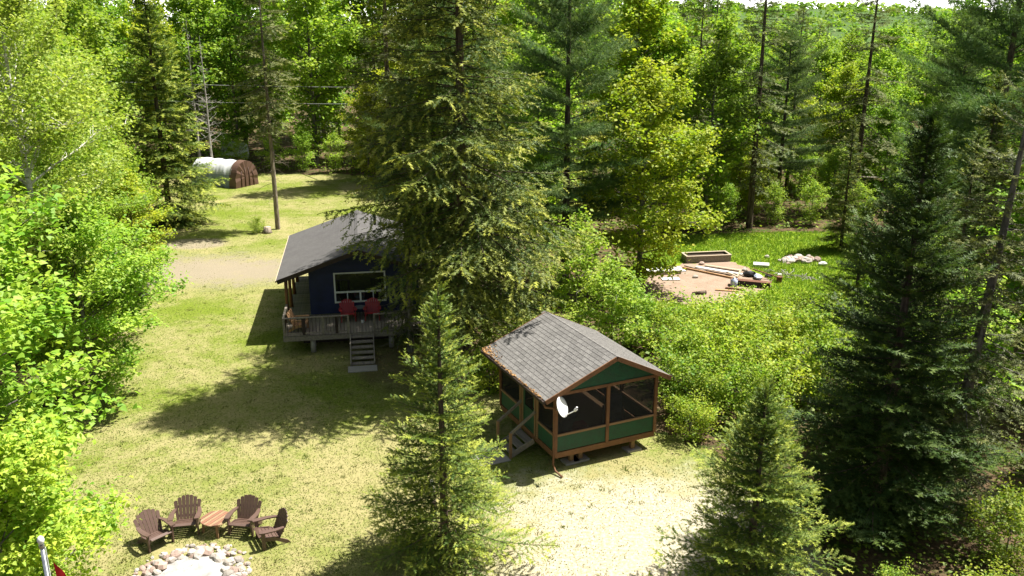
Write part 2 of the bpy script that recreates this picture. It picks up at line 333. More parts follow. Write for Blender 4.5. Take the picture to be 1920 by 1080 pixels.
def conifer(seed, H, Rc, zlo, dz=.4, nb=6, spray=.3, tpl=SPRAY, trunk_r=.2, prof=lambda f: (1 - f) ** .8, e_lo=-12, e_hi=38, sag=.22, up=.18, ratio=.36, gap=.24, hang=.0, jit=.25, lean=(0, 0), wob=.03, skip=.0, dead=0, dead_z=(1, 4), tipgrow=.45, tuft=False, fill=.65, width_noise=.22, wood_k=4, top_sprays=True, dead_len=.6, side=None, lob=.10):
    rng = np.random.default_rng(seed); W = Wood(); P = trunk_line(rng, H, wob, lean, 12)
    W.tube(P, trunk_r * (1 - np.linspace(0, 1, 12)) ** .8 + .012, 8)
    PO = []; DI = []; UP = []; SZ = []; TI = []; z = zlo; k = 0
    while z < H - .15:
        f = (z - zlo) / (H - zlo); n = max(3, int(round(nb * rng.uniform(.75, 1.2))))
        for b in range(n):
            if rng.uniform() < skip: continue
            az = b * 2 * math.pi / n + k * 1.1 + rng.normal(0, .22)
            bl = max(Rc * prof(f) * rng.uniform(1 - width_noise * 1.4, 1 + width_noise), .18)
            bl *= 1 + lob * math.sin(2 * az + 1.3 * z + seed) + lob * math.sin(3 * az - 2.1 * z + 2 * seed)
            if side is not None: bl *= 1 + side[0] * math.cos(az - side[1]) * max(-1.2, min(1, (f - .24) * 5))
            e = R(e_lo + (e_hi - e_lo) * f ** 1.3 + rng.normal(0, 6)); zz = z + rng.uniform(-.5, .5) * dz
            o = at_z(P, min(max(zz, .05), H)); h = np.array([math.cos(az), math.sin(az), 0.]); sd = np.array([-math.sin(az), math.cos(az), 0.])
            m = 6; s = np.linspace(0, 1, m)[:, None]
            L = o + h * bl * s * math.cos(e) + np.array([0, 0, 1.]) * bl * (math.sin(e) * s - sag * s ** 2 + up * s ** 3) + sd * (rng.normal(0, .07) * bl) * s ** 2
            W.tube(L, np.linspace(max(trunk_r * .16 * (1 - .6 * f) * (bl / Rc) ** .5, .008), .005, m), wood_k)
            ss = np.arange(.16 if bl > 1 else .05, 1.0, gap / bl) + rng.uniform(0, .1 * gap / bl)
            if len(ss) == 0: ss = np.array([.5])
            q = np.stack([np.interp(ss, s[:, 0], L[:, c]) for c in range(3)], -1)
            tg = unit(np.stack([np.interp(ss, s[:, 0], np.gradient(L[:, c])) for c in range(3)], -1))
            blen = bl * ratio * np.sin(np.pi * np.clip(ss * .86 + .14, 0, 1)) ** .7 * (1.05 - .35 * ss) + spray * .5
            for sg in (-1, 1):
                ang = R(52) + rng.normal(0, .16, len(ss)); dd = tg * np.cos(ang)[:, None] + sg * sd * np.sin(ang)[:, None]
                dd[:, 2] -= hang * rng.uniform(.3, 1.3, len(ss)); dd = unit(dd)
                bln = blen * rng.uniform(.6, 1.15, len(ss)); cnt = np.maximum(1, (bln / (spray * fill)).astype(int)); ii = np.repeat(np.arange(len(ss)), cnt)
                pos_in = np.concatenate([(np.arange(c) + .25) / c for c in cnt]); off = (pos_in * bln[ii])[:, None]
                p = q[ii] + dd[ii] * off; p[:, 2] -= (.10 + hang * .35) * off[:, 0] ** 2
                di = dd[ii] + rng.normal(0, jit, (len(ii), 3)); di[:, 2] -= hang * .5 * pos_in
                PO.append(p); DI.append(di); UP.append(np.array([0, 0, 1.]) + rng.normal(0, .35, (len(ii), 3)))
                SZ.append(spray * rng.uniform(.7, 1.25, len(ii))); TI.append(np.clip(tipgrow * (pos_in > .6) * rng.uniform(.3, 1.6, len(ii)) + rng.normal(.12, .1, len(ii)) + .22 * ss[ii] * tipgrow, 0, 1))
            if top_sprays:
                p = q.copy(); PO.append(p); DI.append(tg + rng.normal(0, .2, tg.shape)); UP.append(np.array([0, 0, 1.]) + rng.normal(0, .3, tg.shape)); SZ.append(np.full(len(ss), spray) * 1.1)
                TI.append(np.clip(rng.normal(.12, .1, len(ss)) + tipgrow * (ss > .85), 0, 1))
        z += dz * rng.uniform(.8, 1.2) * (1 - .35 * f); k += 1
    for i in range(7):   # the leader
        PO.append(np.array([[*at_z(P, H - .07 * i)[:2], H - .09 * i]])); DI.append(np.array([[*rng.normal(0, .35, 2), 1.]])); UP.append(rng.normal(0, 1, (1, 3))); SZ.append(np.array([spray * .8])); TI.append(np.array([.5]))
    for i in range(dead):
        z = rng.uniform(*dead_z); az = rng.uniform(0, 6.28); o = at_z(P, z); ln = dead_len * rng.uniform(.4, 1.3)
        d = np.array([math.cos(az), math.sin(az), rng.normal(-.25, .2)]); t = np.linspace(0, 1, 4)[:, None]
        L = o + d * ln * t + np.array([0, 0, -.12 * ln]) * t ** 2 + rng.normal(0, .04, (4, 3)) * ln * t; W.tube(L, [.018, .014, .009, .004], 3)
        for j in range(3):
            a = L[1 + j % 3]; W.tube(np.stack([a, a + unit(d + rng.normal(0, .7, 3)) * ln * .35]), [.008, .003], 3)
    PO, DI, UP, SZ, TI = map(np.concatenate, (PO, DI, UP, SZ, TI))
    return W.arrays(), stamp(*(TUFT if tuft else tpl), PO, DI, UP, SZ, TI)

PROTO = {}
def proto(key, arrays, leafmat_, bark):
    (wv, wf), (v, f, t) = arrays
    PROTO[key] = (trimesh('trunk_' + key, wv, wf, [bark], smooth=True), trimesh('crown_' + key, v, f, [leafmat_], t))
def plant(key, name, x, y, label, cat='tree', group=None, rz=0.0, s=1.0, sz=None, z=0.0, tilt=None, parts=('trunk', 'crown'), mat=None):
    o = empty(name, (x, y, z), rz, label, cat, group); o.scale = (s, s, sz if sz else s)
    if tilt: o.rotation_euler = (tilt[0], tilt[1], rz)
    for nm, me in zip(parts, PROTO[key]): meshobj(nm, me, o)
    return o
#@@SETTING
# ------------------------------------------------------------------ the setting: ground, lawn, clearing, hill
def poly_in(poly, x, y):
    x = np.asarray(x); y = np.asarray(y); c = np.zeros(x.shape, bool); n = len(poly)
    for i in range(n):
        (x0, y0), (x1, y1) = poly[i], poly[i - 1]
        if y0 == y1: continue
        c ^= ((y0 > y) != (y1 > y)) & (x < (x1 - x0) * (y - y0) / (y1 - y0) + x0)
    return c
def ragged(poly, step=0.6, amp=0.28, seed=1):
    rng = np.random.default_rng(seed); o = []
    for i in range(len(poly)):
        a = np.array(poly[i], float); b = np.array(poly[(i + 1) % len(poly)], float); n = max(1, int(np.linalg.norm(b - a) / step))
        for k in range(n): o.append(a + (b - a) * k / n + rng.normal(0, amp, 2))
    return [(float(p[0]), float(p[1])) for p in o]
LAWN = [(-16, 8), (-14.5, 16), (-14.5, 22), (-16, 27), (-19, 38), (-22, 48), (-25, 60), (-30, 72), (-31, 80), (-24, 83), (-14, 82), (-8, 74), (-5, 60), (-2, 52), (-4.5, 44), (-2.8, 37), (-1.2, 32.6), (-.4, 30.4), (2.4, 30.8), (5.0, 28.6), (6.6, 27.6), (8.2, 24), (9, 18), (9, 8)]
CLEARING = [(5.5, 41), (7, 50), (9, 55), (11, 57.5), (16, 58.8), (22, 59), (25, 56), (23.5, 50), (20, 42), (14, 37), (9, 37)]
SAND = [(6.6, 44.2), (8.2, 49.4), (10.2, 51.0), (13.3, 51.2), (14.3, 48.6), (14.4, 46.2), (13.0, 44.4), (11.4, 43.2), (9.2, 42.4)]

def dist_to(nt, P, x, y, sx=1.0, sy=1.0):
    a = node(nt, 'ShaderNodeVectorMath', operation='SUBTRACT'); nt.links.new(P, a.inputs[0]); a.inputs[1].default_value = (x, y, 0)
    b = scaled(nt, a.outputs[0], (1 / sx, 1 / sy, 0)); l = node(nt, 'ShaderNodeVectorMath', operation='LENGTH'); nt.links.new(b, l.inputs[0])
    return l.outputs['Value']
def groundmat(name, kind):
    m, nt, out = new_mat(name); tc = node(nt, 'ShaderNodeTexCoord'); P = tc.outputs['Object']
    big = noise(nt, P, 0.22, 4, 0.6, 0.4); mid = noise(nt, P, 1.3, 5, 0.65); fine = noise(nt, P, 9, 5, 0.7); grit = noise(nt, P, 45, 3, 0.7)
    if kind == 'lawn':
        wob = mth(nt, 'ADD', mth(nt, 'MULTIPLY', mid, 0.7), mth(nt, 'MULTIPLY', big, 0.8))
        dry = smooth(nt, mth(nt, 'ADD', mth(nt, 'MULTIPLY', big, .55), mth(nt, 'ADD', mth(nt, 'MULTIPLY', mid, .3), mth(nt, 'MULTIPLY', fine, .35))), .49, .72)
        near = smooth(nt, dist_to(nt, P, -6, 19, 9, 9), 1.25, .5, 0, .35)
        green = mixc(nt, smooth(nt, fine, .3, .75), (0.098, 0.142, 0.016), (0.172, 0.205, 0.028))
        straw = mixc(nt, smooth(nt, grit, .3, .75), (0.305, 0.268, 0.128), (0.220, 0.200, 0.078))
        c = mixc(nt, mth(nt, 'ADD', dry, near, clamp=True), green, straw)
        d = mth(nt, 'ADD', dist_to(nt, P, 4.0, 20.5, 5.6, 6.0), mth(nt, 'MULTIPLY', mth(nt, 'SUBTRACT', wob, .75), 1.3))
        pale = mixc(nt, smooth(nt, fine, .35, .65), (0.450, 0.408, 0.312), (0.290, 0.255, 0.162))
        c = mixc(nt, smooth(nt, d, 1.05, .55, 0, .95), c, pale)
        d2 = mth(nt, 'ADD', dist_to(nt, P, -17.2, 49.4, 6.4, 3.4), mth(nt, 'MULTIPLY', mth(nt, 'SUBTRACT', mth(nt, 'ADD', wob, mth(nt, 'MULTIPLY', fine, .5)), 1.0), 2.6))
        gravel = mixc(nt, smooth(nt, grit, .35, .7), (0.275, 0.228, 0.172), (0.195, 0.160, 0.114))
        c = mixc(nt, smooth(nt, d2, 1.45, .35, 0, .9), c, gravel)
        d3 = mth(nt, 'ADD', dist_to(nt, P, -20.5, 55.5, 2.2, 1.6), mth(nt, 'MULTIPLY', mth(nt, 'SUBTRACT', wob, .75), 1.1))
        c = mixc(nt, smooth(nt, d3, 1.1, .7, 0, .8), c, gravel)
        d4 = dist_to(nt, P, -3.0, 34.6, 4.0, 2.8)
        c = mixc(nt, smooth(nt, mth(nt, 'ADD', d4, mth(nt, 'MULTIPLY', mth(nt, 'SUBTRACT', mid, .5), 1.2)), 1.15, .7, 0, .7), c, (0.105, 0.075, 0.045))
    elif kind == 'meadow':
        c = mixc(nt, smooth(nt, mth(nt, 'ADD', mth(nt, 'MULTIPLY', mid, .6), mth(nt, 'MULTIPLY', fine, .4)), .38, .66), (0.110, 0.190, 0.012), (0.200, 0.250, 0.024))
    elif kind == 'sand':
        c = mixc(nt, smooth(nt, mid, .35, .7), (0.300, 0.222, 0.166), (0.245, 0.175, 0.126)); c = mixc(nt, smooth(nt, fine, .55, .75), c, (0.15, 0.10, 0.065))
    else:
        c = mixc(nt, smooth(nt, fine, .35, .7), (0.065, 0.045, 0.026), (0.150, 0.100, 0.058)); c = mixc(nt, smooth(nt, mid, .48, .62), c, (0.050, 0.075, 0.016))
    p = node(nt, 'ShaderNodeBsdfPrincipled'); nt.links.new(c, p.inputs['Base Color']); p.inputs['Roughness'].default_value = 1.0
    p.inputs['Specular IOR Level'].default_value = 0.05
    h = mth(nt, 'ADD', mth(nt, 'MULTIPLY', fine, .6), mth(nt, 'MULTIPLY', grit, .5))
    nt.links.new(bump(nt, h, .7, .05), p.inputs['Normal']); nt.links.new(p.outputs[0], out.inputs[0]); MAT[name] = m
for nm, kd in (('forest_floor', 'floor'), ('lawn', 'lawn'), ('meadow_ground', 'meadow'), ('bare_sand', 'sand')): groundmat(nm, kd)
g = MB().add([(-900, -300, 0), (900, -300, 0), (900, 1500, 0), (-900, 1500, 0)], [(0, 1, 2, 3)]).build('ground', 'forest_floor')
tag(g, 'dark leaf-strewn forest floor under the trees', 'ground', kind='structure')
def sheet(name, poly, z, mat, label, cat, **k):
    p = ragged(poly, **k); o = MB().add([(x, y, z) for x, y in p], [tuple(range(len(p)))]).build(name, mat)
    return tag(o, label, cat, kind='structure')
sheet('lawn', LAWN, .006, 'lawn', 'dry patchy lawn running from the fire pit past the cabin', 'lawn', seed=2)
sheet('meadow', CLEARING, .006, 'meadow_ground', 'lush green grass clearing around the sand patch', 'lawn', seed=3)
sheet('sand_patch', SAND, .011, 'bare_sand', 'bare pinkish sand patch with scattered lumber in the clearing', 'sand', seed=4, amp=.16)
# far wooded ridge
nx, ny = 60, 16; V = []; F = []
for j in range(ny):
    for i in range(nx):
        x = -420 + 1000 * i / (nx - 1); y = 330 + 260 * j / (ny - 1); t = math.sin(math.pi * min(j / (ny - 1) * .9 + .02, 1))
        V.append((x, y, -.5 + t * (19.0 + 3.5 * math.sin(x * .013 + 1.2) + 1.2 * math.sin(x * .045)) * min(1, max(.25, (x + 150) / 240))))
for j in range(ny - 1):
    for i in range(nx - 1): a = j * nx + i; F.append((a, a + 1, a + nx + 1, a + nx))
hill = MB().add(V, F).build('hill', 'wooded_slope', smooth=True); tag(hill, 'low wooded ridge far behind the forest', 'hill', kind='structure')
HV = np.array(V)
rng = np.random.default_rng(77); ND = 1100; per = 34; N = ND * per
cx = rng.uniform(-80, 360, ND); cy = rng.uniform(335, 470, ND); fi = (cx + 420) / 1000 * (nx - 1); fj = (cy - 330) / 260 * (ny - 1)
cz = HV.reshape(ny, nx, 3)[fj.astype(int), fi.astype(int), 2]; cr = rng.uniform(2.6, 4.6, ND); ct = rng.uniform(0, 1, ND); di = np.repeat(np.arange(ND), per)
nv_ = rng.normal(size=(N, 3)); nv_[:, 2] = np.abs(nv_[:, 2]) * .9 + .1; nv_ = unit(nv_)
pos = np.stack([cx, cy, cz - .5], -1)[di] + nv_ * (cr[di] * rng.uniform(.8, 1.05, N))[:, None] * np.array([1, 1, 1.15]); X = np.cross(nv_, rng.normal(size=(N, 3)))
v, f, t = stamp(*LEAF, pos, X, nv_ + rng.normal(0, .35, (N, 3)), rng.uniform(1.0, 2.2, N), np.clip(ct[di] * .8 + rng.normal(0, .12, N), 0, 1))
o = meshobj('distant_woods', trimesh('distant_woods', v, f, ['maple'], t)); tag(o, 'hazy green treetops covering the far ridge', 'woods', kind='stuff')

V = []; F = []; nx, ny = 90, 26; rng = np.random.default_rng(15); ph = rng.uniform(0, 6.28, 12); kx = rng.uniform(.006, .035, 12); ky = rng.uniform(.006, .03, 12)
for j in range(ny):
    for i in range(nx):
        x = -1100 + 2300 * i / (nx - 1); y = 1000 + 700 * j / (ny - 1)
        V.append((x, y, 8 + 330 * (j / (ny - 1)) ** 1.25 + sum(9 * math.sin(kx[q] * x + ph[q]) * math.sin(ky[q] * y + 2 * ph[q]) for q in range(12)) * min(1, j / 6)))
nb_ = len(V); V += [(x, y + 60, -20) for x, y, z in V]
for j in range(ny - 1):
    for i in range(nx - 1): a = j * nx + i; F.append((a, a + 1, a + nx + 1, a + nx)); F.append((nb_ + a, nb_ + a + nx, nb_ + a + nx + 1, nb_ + a + 1))
MAT['backdrop'] = pbr('backdrop_white', (0.86, 0.86, 0.86), 1.0, 0.05, 0.01, bumpk=0, col2=(0.82, 0.82, 0.83), spec=0.0)
tag(MB().add(V, F).build('sky_backdrop', 'backdrop', smooth=True), 'lumpy white backdrop added to whiten the low sky behind the forest', 'backdrop', kind='stuff')  # rising white sheet added so the sky at the horizon reads bright
# ------------------------------------------------------------------ tree prototypes
prof_cone = lambda f: (1 - f) ** .85 * min(1, .55 + f * 5)
prof_old = lambda f: (1 - f) ** .62 * min(1, .50 + f * 2.6)
prof_fir = lambda f: (1 - f) ** .75 * min(1, .7 + f * 3)
prof_thin = lambda f: (1 - f) ** .5 * min(1, .5 + f * 3)
prof_pine = lambda f: max(.0, 1 - f ** 3.0) ** .8 * min(1, .7 + f * 1.6)
proto('great_spruce', conifer(11, 23.0, 5.5, 3.4, dz=.50, nb=6, spray=.42, tpl=SPRAY_FINE, trunk_r=.32, prof=prof_old, e_lo=-16, e_hi=30, sag=.20, up=.17, ratio=.30, gap=.30, hang=.42, tipgrow=.46, fill=.62, dead=30, dead_z=(1.2, 6), dead_len=1.6, side=(.24, 2.6)), 'spruce', 'bark')
proto('young_spruce_a', conifer(21, 7.75, 2.25, .25, width_noise=.30, skip=.07, dz=.30, nb=7, spray=.21, tpl=SPRAY_FINE, trunk_r=.12, prof=prof_cone, e_lo=-8, e_hi=48, sag=.10, up=.16, ratio=.38, gap=.15, tipgrow=.55, fill=.62), 'spruce_young', 'bark')
proto('young_spruce_b', conifer(22, 5.7, 2.35, .2, width_noise=.30, skip=.05, dz=.26, nb=8, spray=.21, tpl=SPRAY_FINE, trunk_r=.11, prof=prof_cone, e_lo=-5, e_hi=50, sag=.08, up=.14, ratio=.38, gap=.15, tipgrow=.55, fill=.62), 'spruce_young', 'bark')
proto('dark_fir', conifer(31, 11.8, 3.1, .4, dz=.34, nb=8, spray=.28, trunk_r=.17, prof=prof_fir, e_lo=-6, e_hi=45, sag=.10, up=.16, ratio=.34, gap=.19, tipgrow=.30, fill=.62), 'fir', 'bark')
proto('leaning_spruce', conifer(41, 13.5, 3.0, 1.2, dz=.50, nb=6, spray=.30, trunk_r=.20, prof=prof_old, e_lo=-18, e_hi=30, sag=.16, up=.16, ratio=.34, gap=.26, hang=.25, tipgrow=.45, skip=.36, dead=60, dead_z=(.8, 7), dead_len=1.5), 'olive', 'bark_grey')
proto('side_spruce', conifer(46, 12.0, 1.55, 1.2, dz=.5, nb=5, spray=.36, trunk_r=.15, prof=prof_old, e_lo=-20, e_hi=30, sag=.18, up=.14, ratio=.32, gap=.30, hang=.45, tipgrow=.25, skip=.15, dead=40, dead_z=(.8, 4), dead_len=1.2), 'spruce', 'bark_grey')
proto('white_pine', conifer(51, 18.0, 4.3, 2.4, dz=1.0, nb=7, spray=.33, tuft=True, trunk_r=.24, prof=prof_pine, e_lo=2, e_hi=40, sag=.05, up=.10, ratio=.36, gap=.28, tipgrow=.35, fill=.60, jit=.45, skip=.22, width_noise=.42), 'pine', 'bark')
proto('pole_spruce', conifer(61, 18.0, 2.5, 7.0, dz=.52, nb=5, spray=.48, tpl=SPRAY, trunk_r=.16, prof=prof_thin, e_lo=-22, e_hi=25, sag=.14, up=.12, ratio=.3, gap=.36, hang=.25, tipgrow=.3, skip=.22, dead=34, dead_z=(2.5, 8.5), dead_len=1.1), 'olive', 'bark_pale')
proto('ragged_spruce', conifer(62, 19.0, 2.9, 3.5, dz=.62, nb=5, spray=.48, trunk_r=.24, prof=prof_thin, e_lo=-20, e_hi=25, sag=.14, up=.12, ratio=.3, gap=.38, hang=.22, tipgrow=.22, skip=.34, dead=40, dead_z=(1.5, 10), dead_len=1.4), 'olive', 'bark')
proto('mid_spruce', conifer(63, 16.0, 3.1, .8, dz=.55, nb=6, spray=.44, trunk_r=.2, prof=prof_cone, e_lo=-14, e_hi=38, sag=.14, up=.16, ratio=.34, gap=.33, hang=.18, tipgrow=.5), 'spruce', 'bark')
proto('mossy_spruce', conifer(66, 16.5, 3.7, .6, dz=.48, nb=7, spray=.46, trunk_r=.2, prof=prof_cone, e_lo=-14, e_hi=38, sag=.14, up=.16, ratio=.36, gap=.28, hang=.22, tipgrow=.75), 'spruce_young', 'bark')
proto('near_maple', broadleaf(71, 9.0, 2.6, 1.6, limbs=52, leaf=.108, per=58, sprays=18, tpl=LEAF5, trunk_r=.09, spread=.48, flat=.07, tilt=.42), 'maple_near', 'bark_grey')
proto('edge_maple', broadleaf(72, 10.0, 3.9, 1.6, limbs=62, leaf=.155, per=44, sprays=19, trunk_r=.14, spread=.62, flat=.09, widest=.35, tilt=.45), 'maple_near', 'bark_grey')
proto('edge_maple_b', broadleaf(73, 13.0, 4.0, 1.4, limbs=62, leaf=.165, per=42, sprays=18, trunk_r=.16, spread=.66, flat=.10, widest=.4, tilt=.45), 'maple', 'bark_grey')
proto('paper_birch', broadleaf(74, 18.0, 4.5, 2.4, limbs=76, leaf=.125, per=66, sprays=21, trunk_r=.17, spread=.62, flat=.16, widest=.45, tilt=.9, wob=.25), 'birch', 'birch_bark')
proto('yellow_maple', broadleaf(75, 12.6, 3.5, 1.2, limbs=62, leaf=.19, per=34, sprays=16, trunk_r=.15, spread=.60, flat=.12, widest=.36, tilt=.55), 'maple_yellow', 'bark_grey')
proto('forest_maple_a', broadleaf(76, 15.0, 3.8, 2.0, limbs=56, leaf=.26, per=26, sprays=14, trunk_r=.18, spread=.75, flat=.14, widest=.5, tilt=.55), 'maple', 'bark_grey')
proto('forest_maple_b', broadleaf(77, 16.5, 3.4, 2.5, limbs=54, leaf=.27, per=24, sprays=14, trunk_r=.17, spread=.75, flat=.16, widest=.58, tilt=.6), 'maple', 'bark_grey')
proto('forest_maple_c', broadleaf(78, 13.5, 3.6, 1.5, limbs=56, leaf=.25, per=26, sprays=14, trunk_r=.16, spread=.7, flat=.12, widest=.42, tilt=.5), 'maple_yellow', 'bark_grey')
proto('forest_aspen', broadleaf(79, 16.0, 2.8, 3.5, limbs=48, leaf=.20, per=30, sprays=13, trunk_r=.14, spread=.62, flat=.2, widest=.55, tilt=.9), 'birch', 'bark_pale')
proto('shrub_a', broadleaf(81, 2.9, 1.55, .15, limbs=34, leaf=.11, per=22, sprays=9, trunk_r=.03, spread=.30, flat=.10, widest=.45, tilt=.8, wob=.1), 'shrub', 'bark_grey')
proto('shrub_b', broadleaf(82, 2.3, 1.75, .1, limbs=36, leaf=.11, per=22, sprays=9, trunk_r=.03, spread=.32, flat=.10, widest=.5, tilt=.8, wob=.1), 'shrub', 'bark_grey')
proto('sapling', broadleaf(83, 5.2, 1.7, .6, limbs=34, leaf=.15, per=22, sprays=9, trunk_r=.05, spread=.42, flat=.08, widest=.45, tilt=.5), 'maple_near', 'bark_grey')
proto('small_spruce', conifer(64, 4.2, 1.25, .15, dz=.26, nb=6, spray=.24, trunk_r=.06, prof=prof_cone, e_lo=-4, e_hi=50, sag=.08, up=.14, ratio=.36, gap=.18, tipgrow=.5), 'spruce_young', 'bark')
def snag(seed, H=14, n=60):
    rng = np.random.default_rng(seed); W = Wood(); P = trunk_line(rng, H, .08); W.tube(P, np.linspace(.15, .02, 9), 6)
    for i in range(n):
        z = rng.uniform(H * .25, H * .97); az = rng.uniform(0, 6.28); ln = rng.uniform(.5, 2.0) * (1.15 - z / H); o = at_z(P, z)
        d = np.array([math.cos(az), math.sin(az), rng.normal(.25, .3)]); t = np.linspace(0, 1, 4)[:, None]
        L = o + d * ln * t + rng.normal(0, .06, (4, 3)) * ln * t; W.tube(L, [.03, .022, .014, .006], 3)
        for j in range(6):
            a = L[1 + j % 3]; W.tube(np.stack([a, a + unit(d + rng.normal(0, .8, 3)) * ln * rng.uniform(.25, .55)]), [.012, .004], 3)
    return W.arrays()
wv, wf = snag(5); PROTO['snag'] = (trimesh('trunk_snag', wv, wf, ['dead_wood'], smooth=True),)

# ------------------------------------------------------------------ trees that stand out
plant('great_spruce', 'great_spruce', -1.95, 33.7, 'huge old spruce towering between the cabin and the screened porch', rz=.3, s=.93)
plant('side_spruce', 'slim_spruce', -4.45, 36.25, 'slim drooping spruce with dead lower twigs beside the deck stairs', rz=1.0)
plant('young_spruce_a', 'young_spruce', -1.8, 20.5, 'young sunlit spruce standing on the lawn in front of the porch stairs', rz=.5)
plant('young_spruce_b', 'young_spruce', 6.0, 19.2, 'short wide young spruce right of the pale sandy ground', rz=2.0)
plant('dark_fir', 'dark_fir', 10.5, 22.4, 'tall dark fir with visible trunk behind the short young spruce', rz=.0)
plant('leaning_spruce', 'leaning_spruce', 12.9, 23.4, 'leaning grey-trunked spruce with bare dead twigs at the picture edge', rz=.6, tilt=(0, R(7)))
plant('white_pine', 'white_pine', 22.5, 41.0, 'big dark white pine high at the upper right corner', rz=.4, s=1.1)
plant('white_pine', 'white_pine', 2.9, 46.5, 'soft blue-green white pine just right of the huge spruce', rz=2.2, s=.98)
plant('white_pine', 'white_pine', -2.5, 39.4, 'white pine behind the huge spruce, its branches reaching over the cabin roof', rz=1.1, s=.86)
plant('yellow_maple', 'yellow_maple', 6.9, 46.0, 'round yellow-green maple at the left edge of the sand clearing', rz=.0, s=1.06)
plant('forest_maple_a', 'green_maple', 13.3, 59.5, 'fresh green maple just behind and right of the yellow-green maple', rz=.8, s=.92)
plant('ragged_spruce', 'ragged_spruce', 16.6, 60.2, 'thin ragged spruce with a dark trunk behind the grassy clearing', rz=.2)
plant('ragged_spruce', 'ragged_spruce', 26.0, 66.0, 'second ragged spruce right of the clearing, above the low plank shelter', rz=2.3, s=.95)
plant('pole_spruce', 'pole_spruce', -16.3, 59.8, 'tall spruce with a long bare trunk standing in the back lawn', rz=.9)
plant('mossy_spruce', 'mossy_spruce', -24.4, 61.5, 'broad yellow-green spruce left of the tarp shelter', rz=.4, s=1.05)
plant('near_maple', 'near_maple', -9.55, 14.2, 'leafy young maple beside the flagpole in the lower left corner', rz=.2, s=.86)
plant('near_maple', 'near_maple', -11.6, 16.6, 'tall bright maple cut off by the left edge of the picture', rz=2.0, s=1.42)
plant('edge_maple', 'edge_maple', -15.6, 30.4, 'wide bright maple reaching over the left side of the lawn', rz=.4, s=.9)
plant('edge_maple_b', 'edge_maple', -19.0, 37.5, 'full green maple behind the wide bright maple on the left', rz=1.4, s=.85)
plant('paper_birch', 'paper_birch', -17.3, 31.5, 'tall paper birch with white limbs at the upper left', rz=2.4, s=1.0)
plant('paper_birch', 'paper_birch', -23.0, 42.0, 'second paper birch behind, its crown merging into the first', rz=.7, s=.95)
plant('edge_maple', 'edge_maple', -20.8, 26.0, 'shaded maple at the far left behind the tall bright maple', rz=2.9, s=1.0)
plant('snag', 'dead_tree', -27.3, 80.0, 'bare grey dead tree rising behind the tarp shelter', parts=('trunk',), s=.9)
plant('snag', 'dead_tree', -30.0, 84.5, 'bare grey dead tree farther back, left of the other dead tree', parts=('trunk',), s=1.0, rz=2)
plant('sapling', 'maple_sapling', 4.3, 35.5, 'bright leafy sapling close behind the porch roof ridge', 'tree', rz=.3, s=.95)
plant('sapling', 'maple_sapling', 5.3, 36.6, 'leafy sapling between the porch and the yellow-green maple', 'tree', rz=1.9, s=.66)
plant('sapling', 'maple_sapling', 3.0, 39.8, 'shaded sapling in the dark gap right of the huge spruce', 'tree', rz=3.3, s=1.15)
plant('sapling', 'maple_sapling', 13.4, 17.6, 'leafy sapling in the lower right corner', 'tree', rz=.9, s=.72)
plant('sapling', 'maple_sapling', 15.0, 27.5, 'sunlit sapling glimpsed between the dark fir and leaning spruce', 'tree', rz=2.2, s=1.25)
plant('shrub_b', 'round_shrub', 3.3, 18.2, 'small round bright shrub at the bottom edge beside the short spruce', 'shrub', rz=.4, s=.42, parts=('stem', 'foliage'))
plant('shrub_b', 'corner_shrub', 11.6, 17.9, 'low green shrub under the dark fir at the bottom edge', 'shrub', rz=.4, s=.62, parts=('stem', 'foliage'))
plant('shrub_a', 'corner_shrub', 9.3, 18.2, 'low green shrub between the short spruce and dark fir', 'shrub', rz=1.4, s=.5, parts=('stem', 'foliage'))
plant('shrub_a', 'corner_shrub', 13.2, 20.4, 'green shrub below the leaning spruce trunk', 'shrub', rz=2.4, s=.8, parts=('stem', 'foliage'))
plant('small_spruce', 'small_spruce', 17.0, 41.5, 'small spruce at the right end of the grassy clearing', rz=.4, s=1.3)
plant('small_spruce', 'small_spruce', 12.8, 27.6, 'small spruce tucked behind the dark fir', rz=1.4, s=1.5)
# the thicket right of the porch
rng = np.random.default_rng(9)
for i, (x, y, s) in enumerate([(6.6, 29.6, .95), (7.9, 31.0, 1.0), (6.7, 32.4, .95), (8.6, 33.0, 1.1), (9.8, 30.6, 1.1), (10.6, 32.6, 1.05), (7.4, 34.4, .9), (9.4, 35.0, 1.0), (11.2, 34.8, 1.0), (12.4, 33.2, 1.05), (8.4, 36.8, .9), (10.4, 37.0, .9), (12.4, 36.4, .9), (13.9, 35.2, 1.0), (6.4, 36.4, .9), (7.0, 38.6, .5), (9.0, 38.5, .5), (11.4, 38.7, .62), (13.4, 38.0, .7), (5.2, 40.2, .55), (7.2, 40.4, .35), (14.9, 37.6, .85), (11.9, 30.6, 1.1), (8.6, 28.6, .85), (6.2, 27.9, .62)]):
    plant('shrub_a' if i % 2 else 'shrub_b', 'thicket_shrub', x, y, 'yellow-green leafy shrub in the thicket right of the porch', 'shrub', 'shrubs in the thicket', rz=rng.uniform(0, 6.28), s=s * 1.08, parts=('stem', 'foliage'))
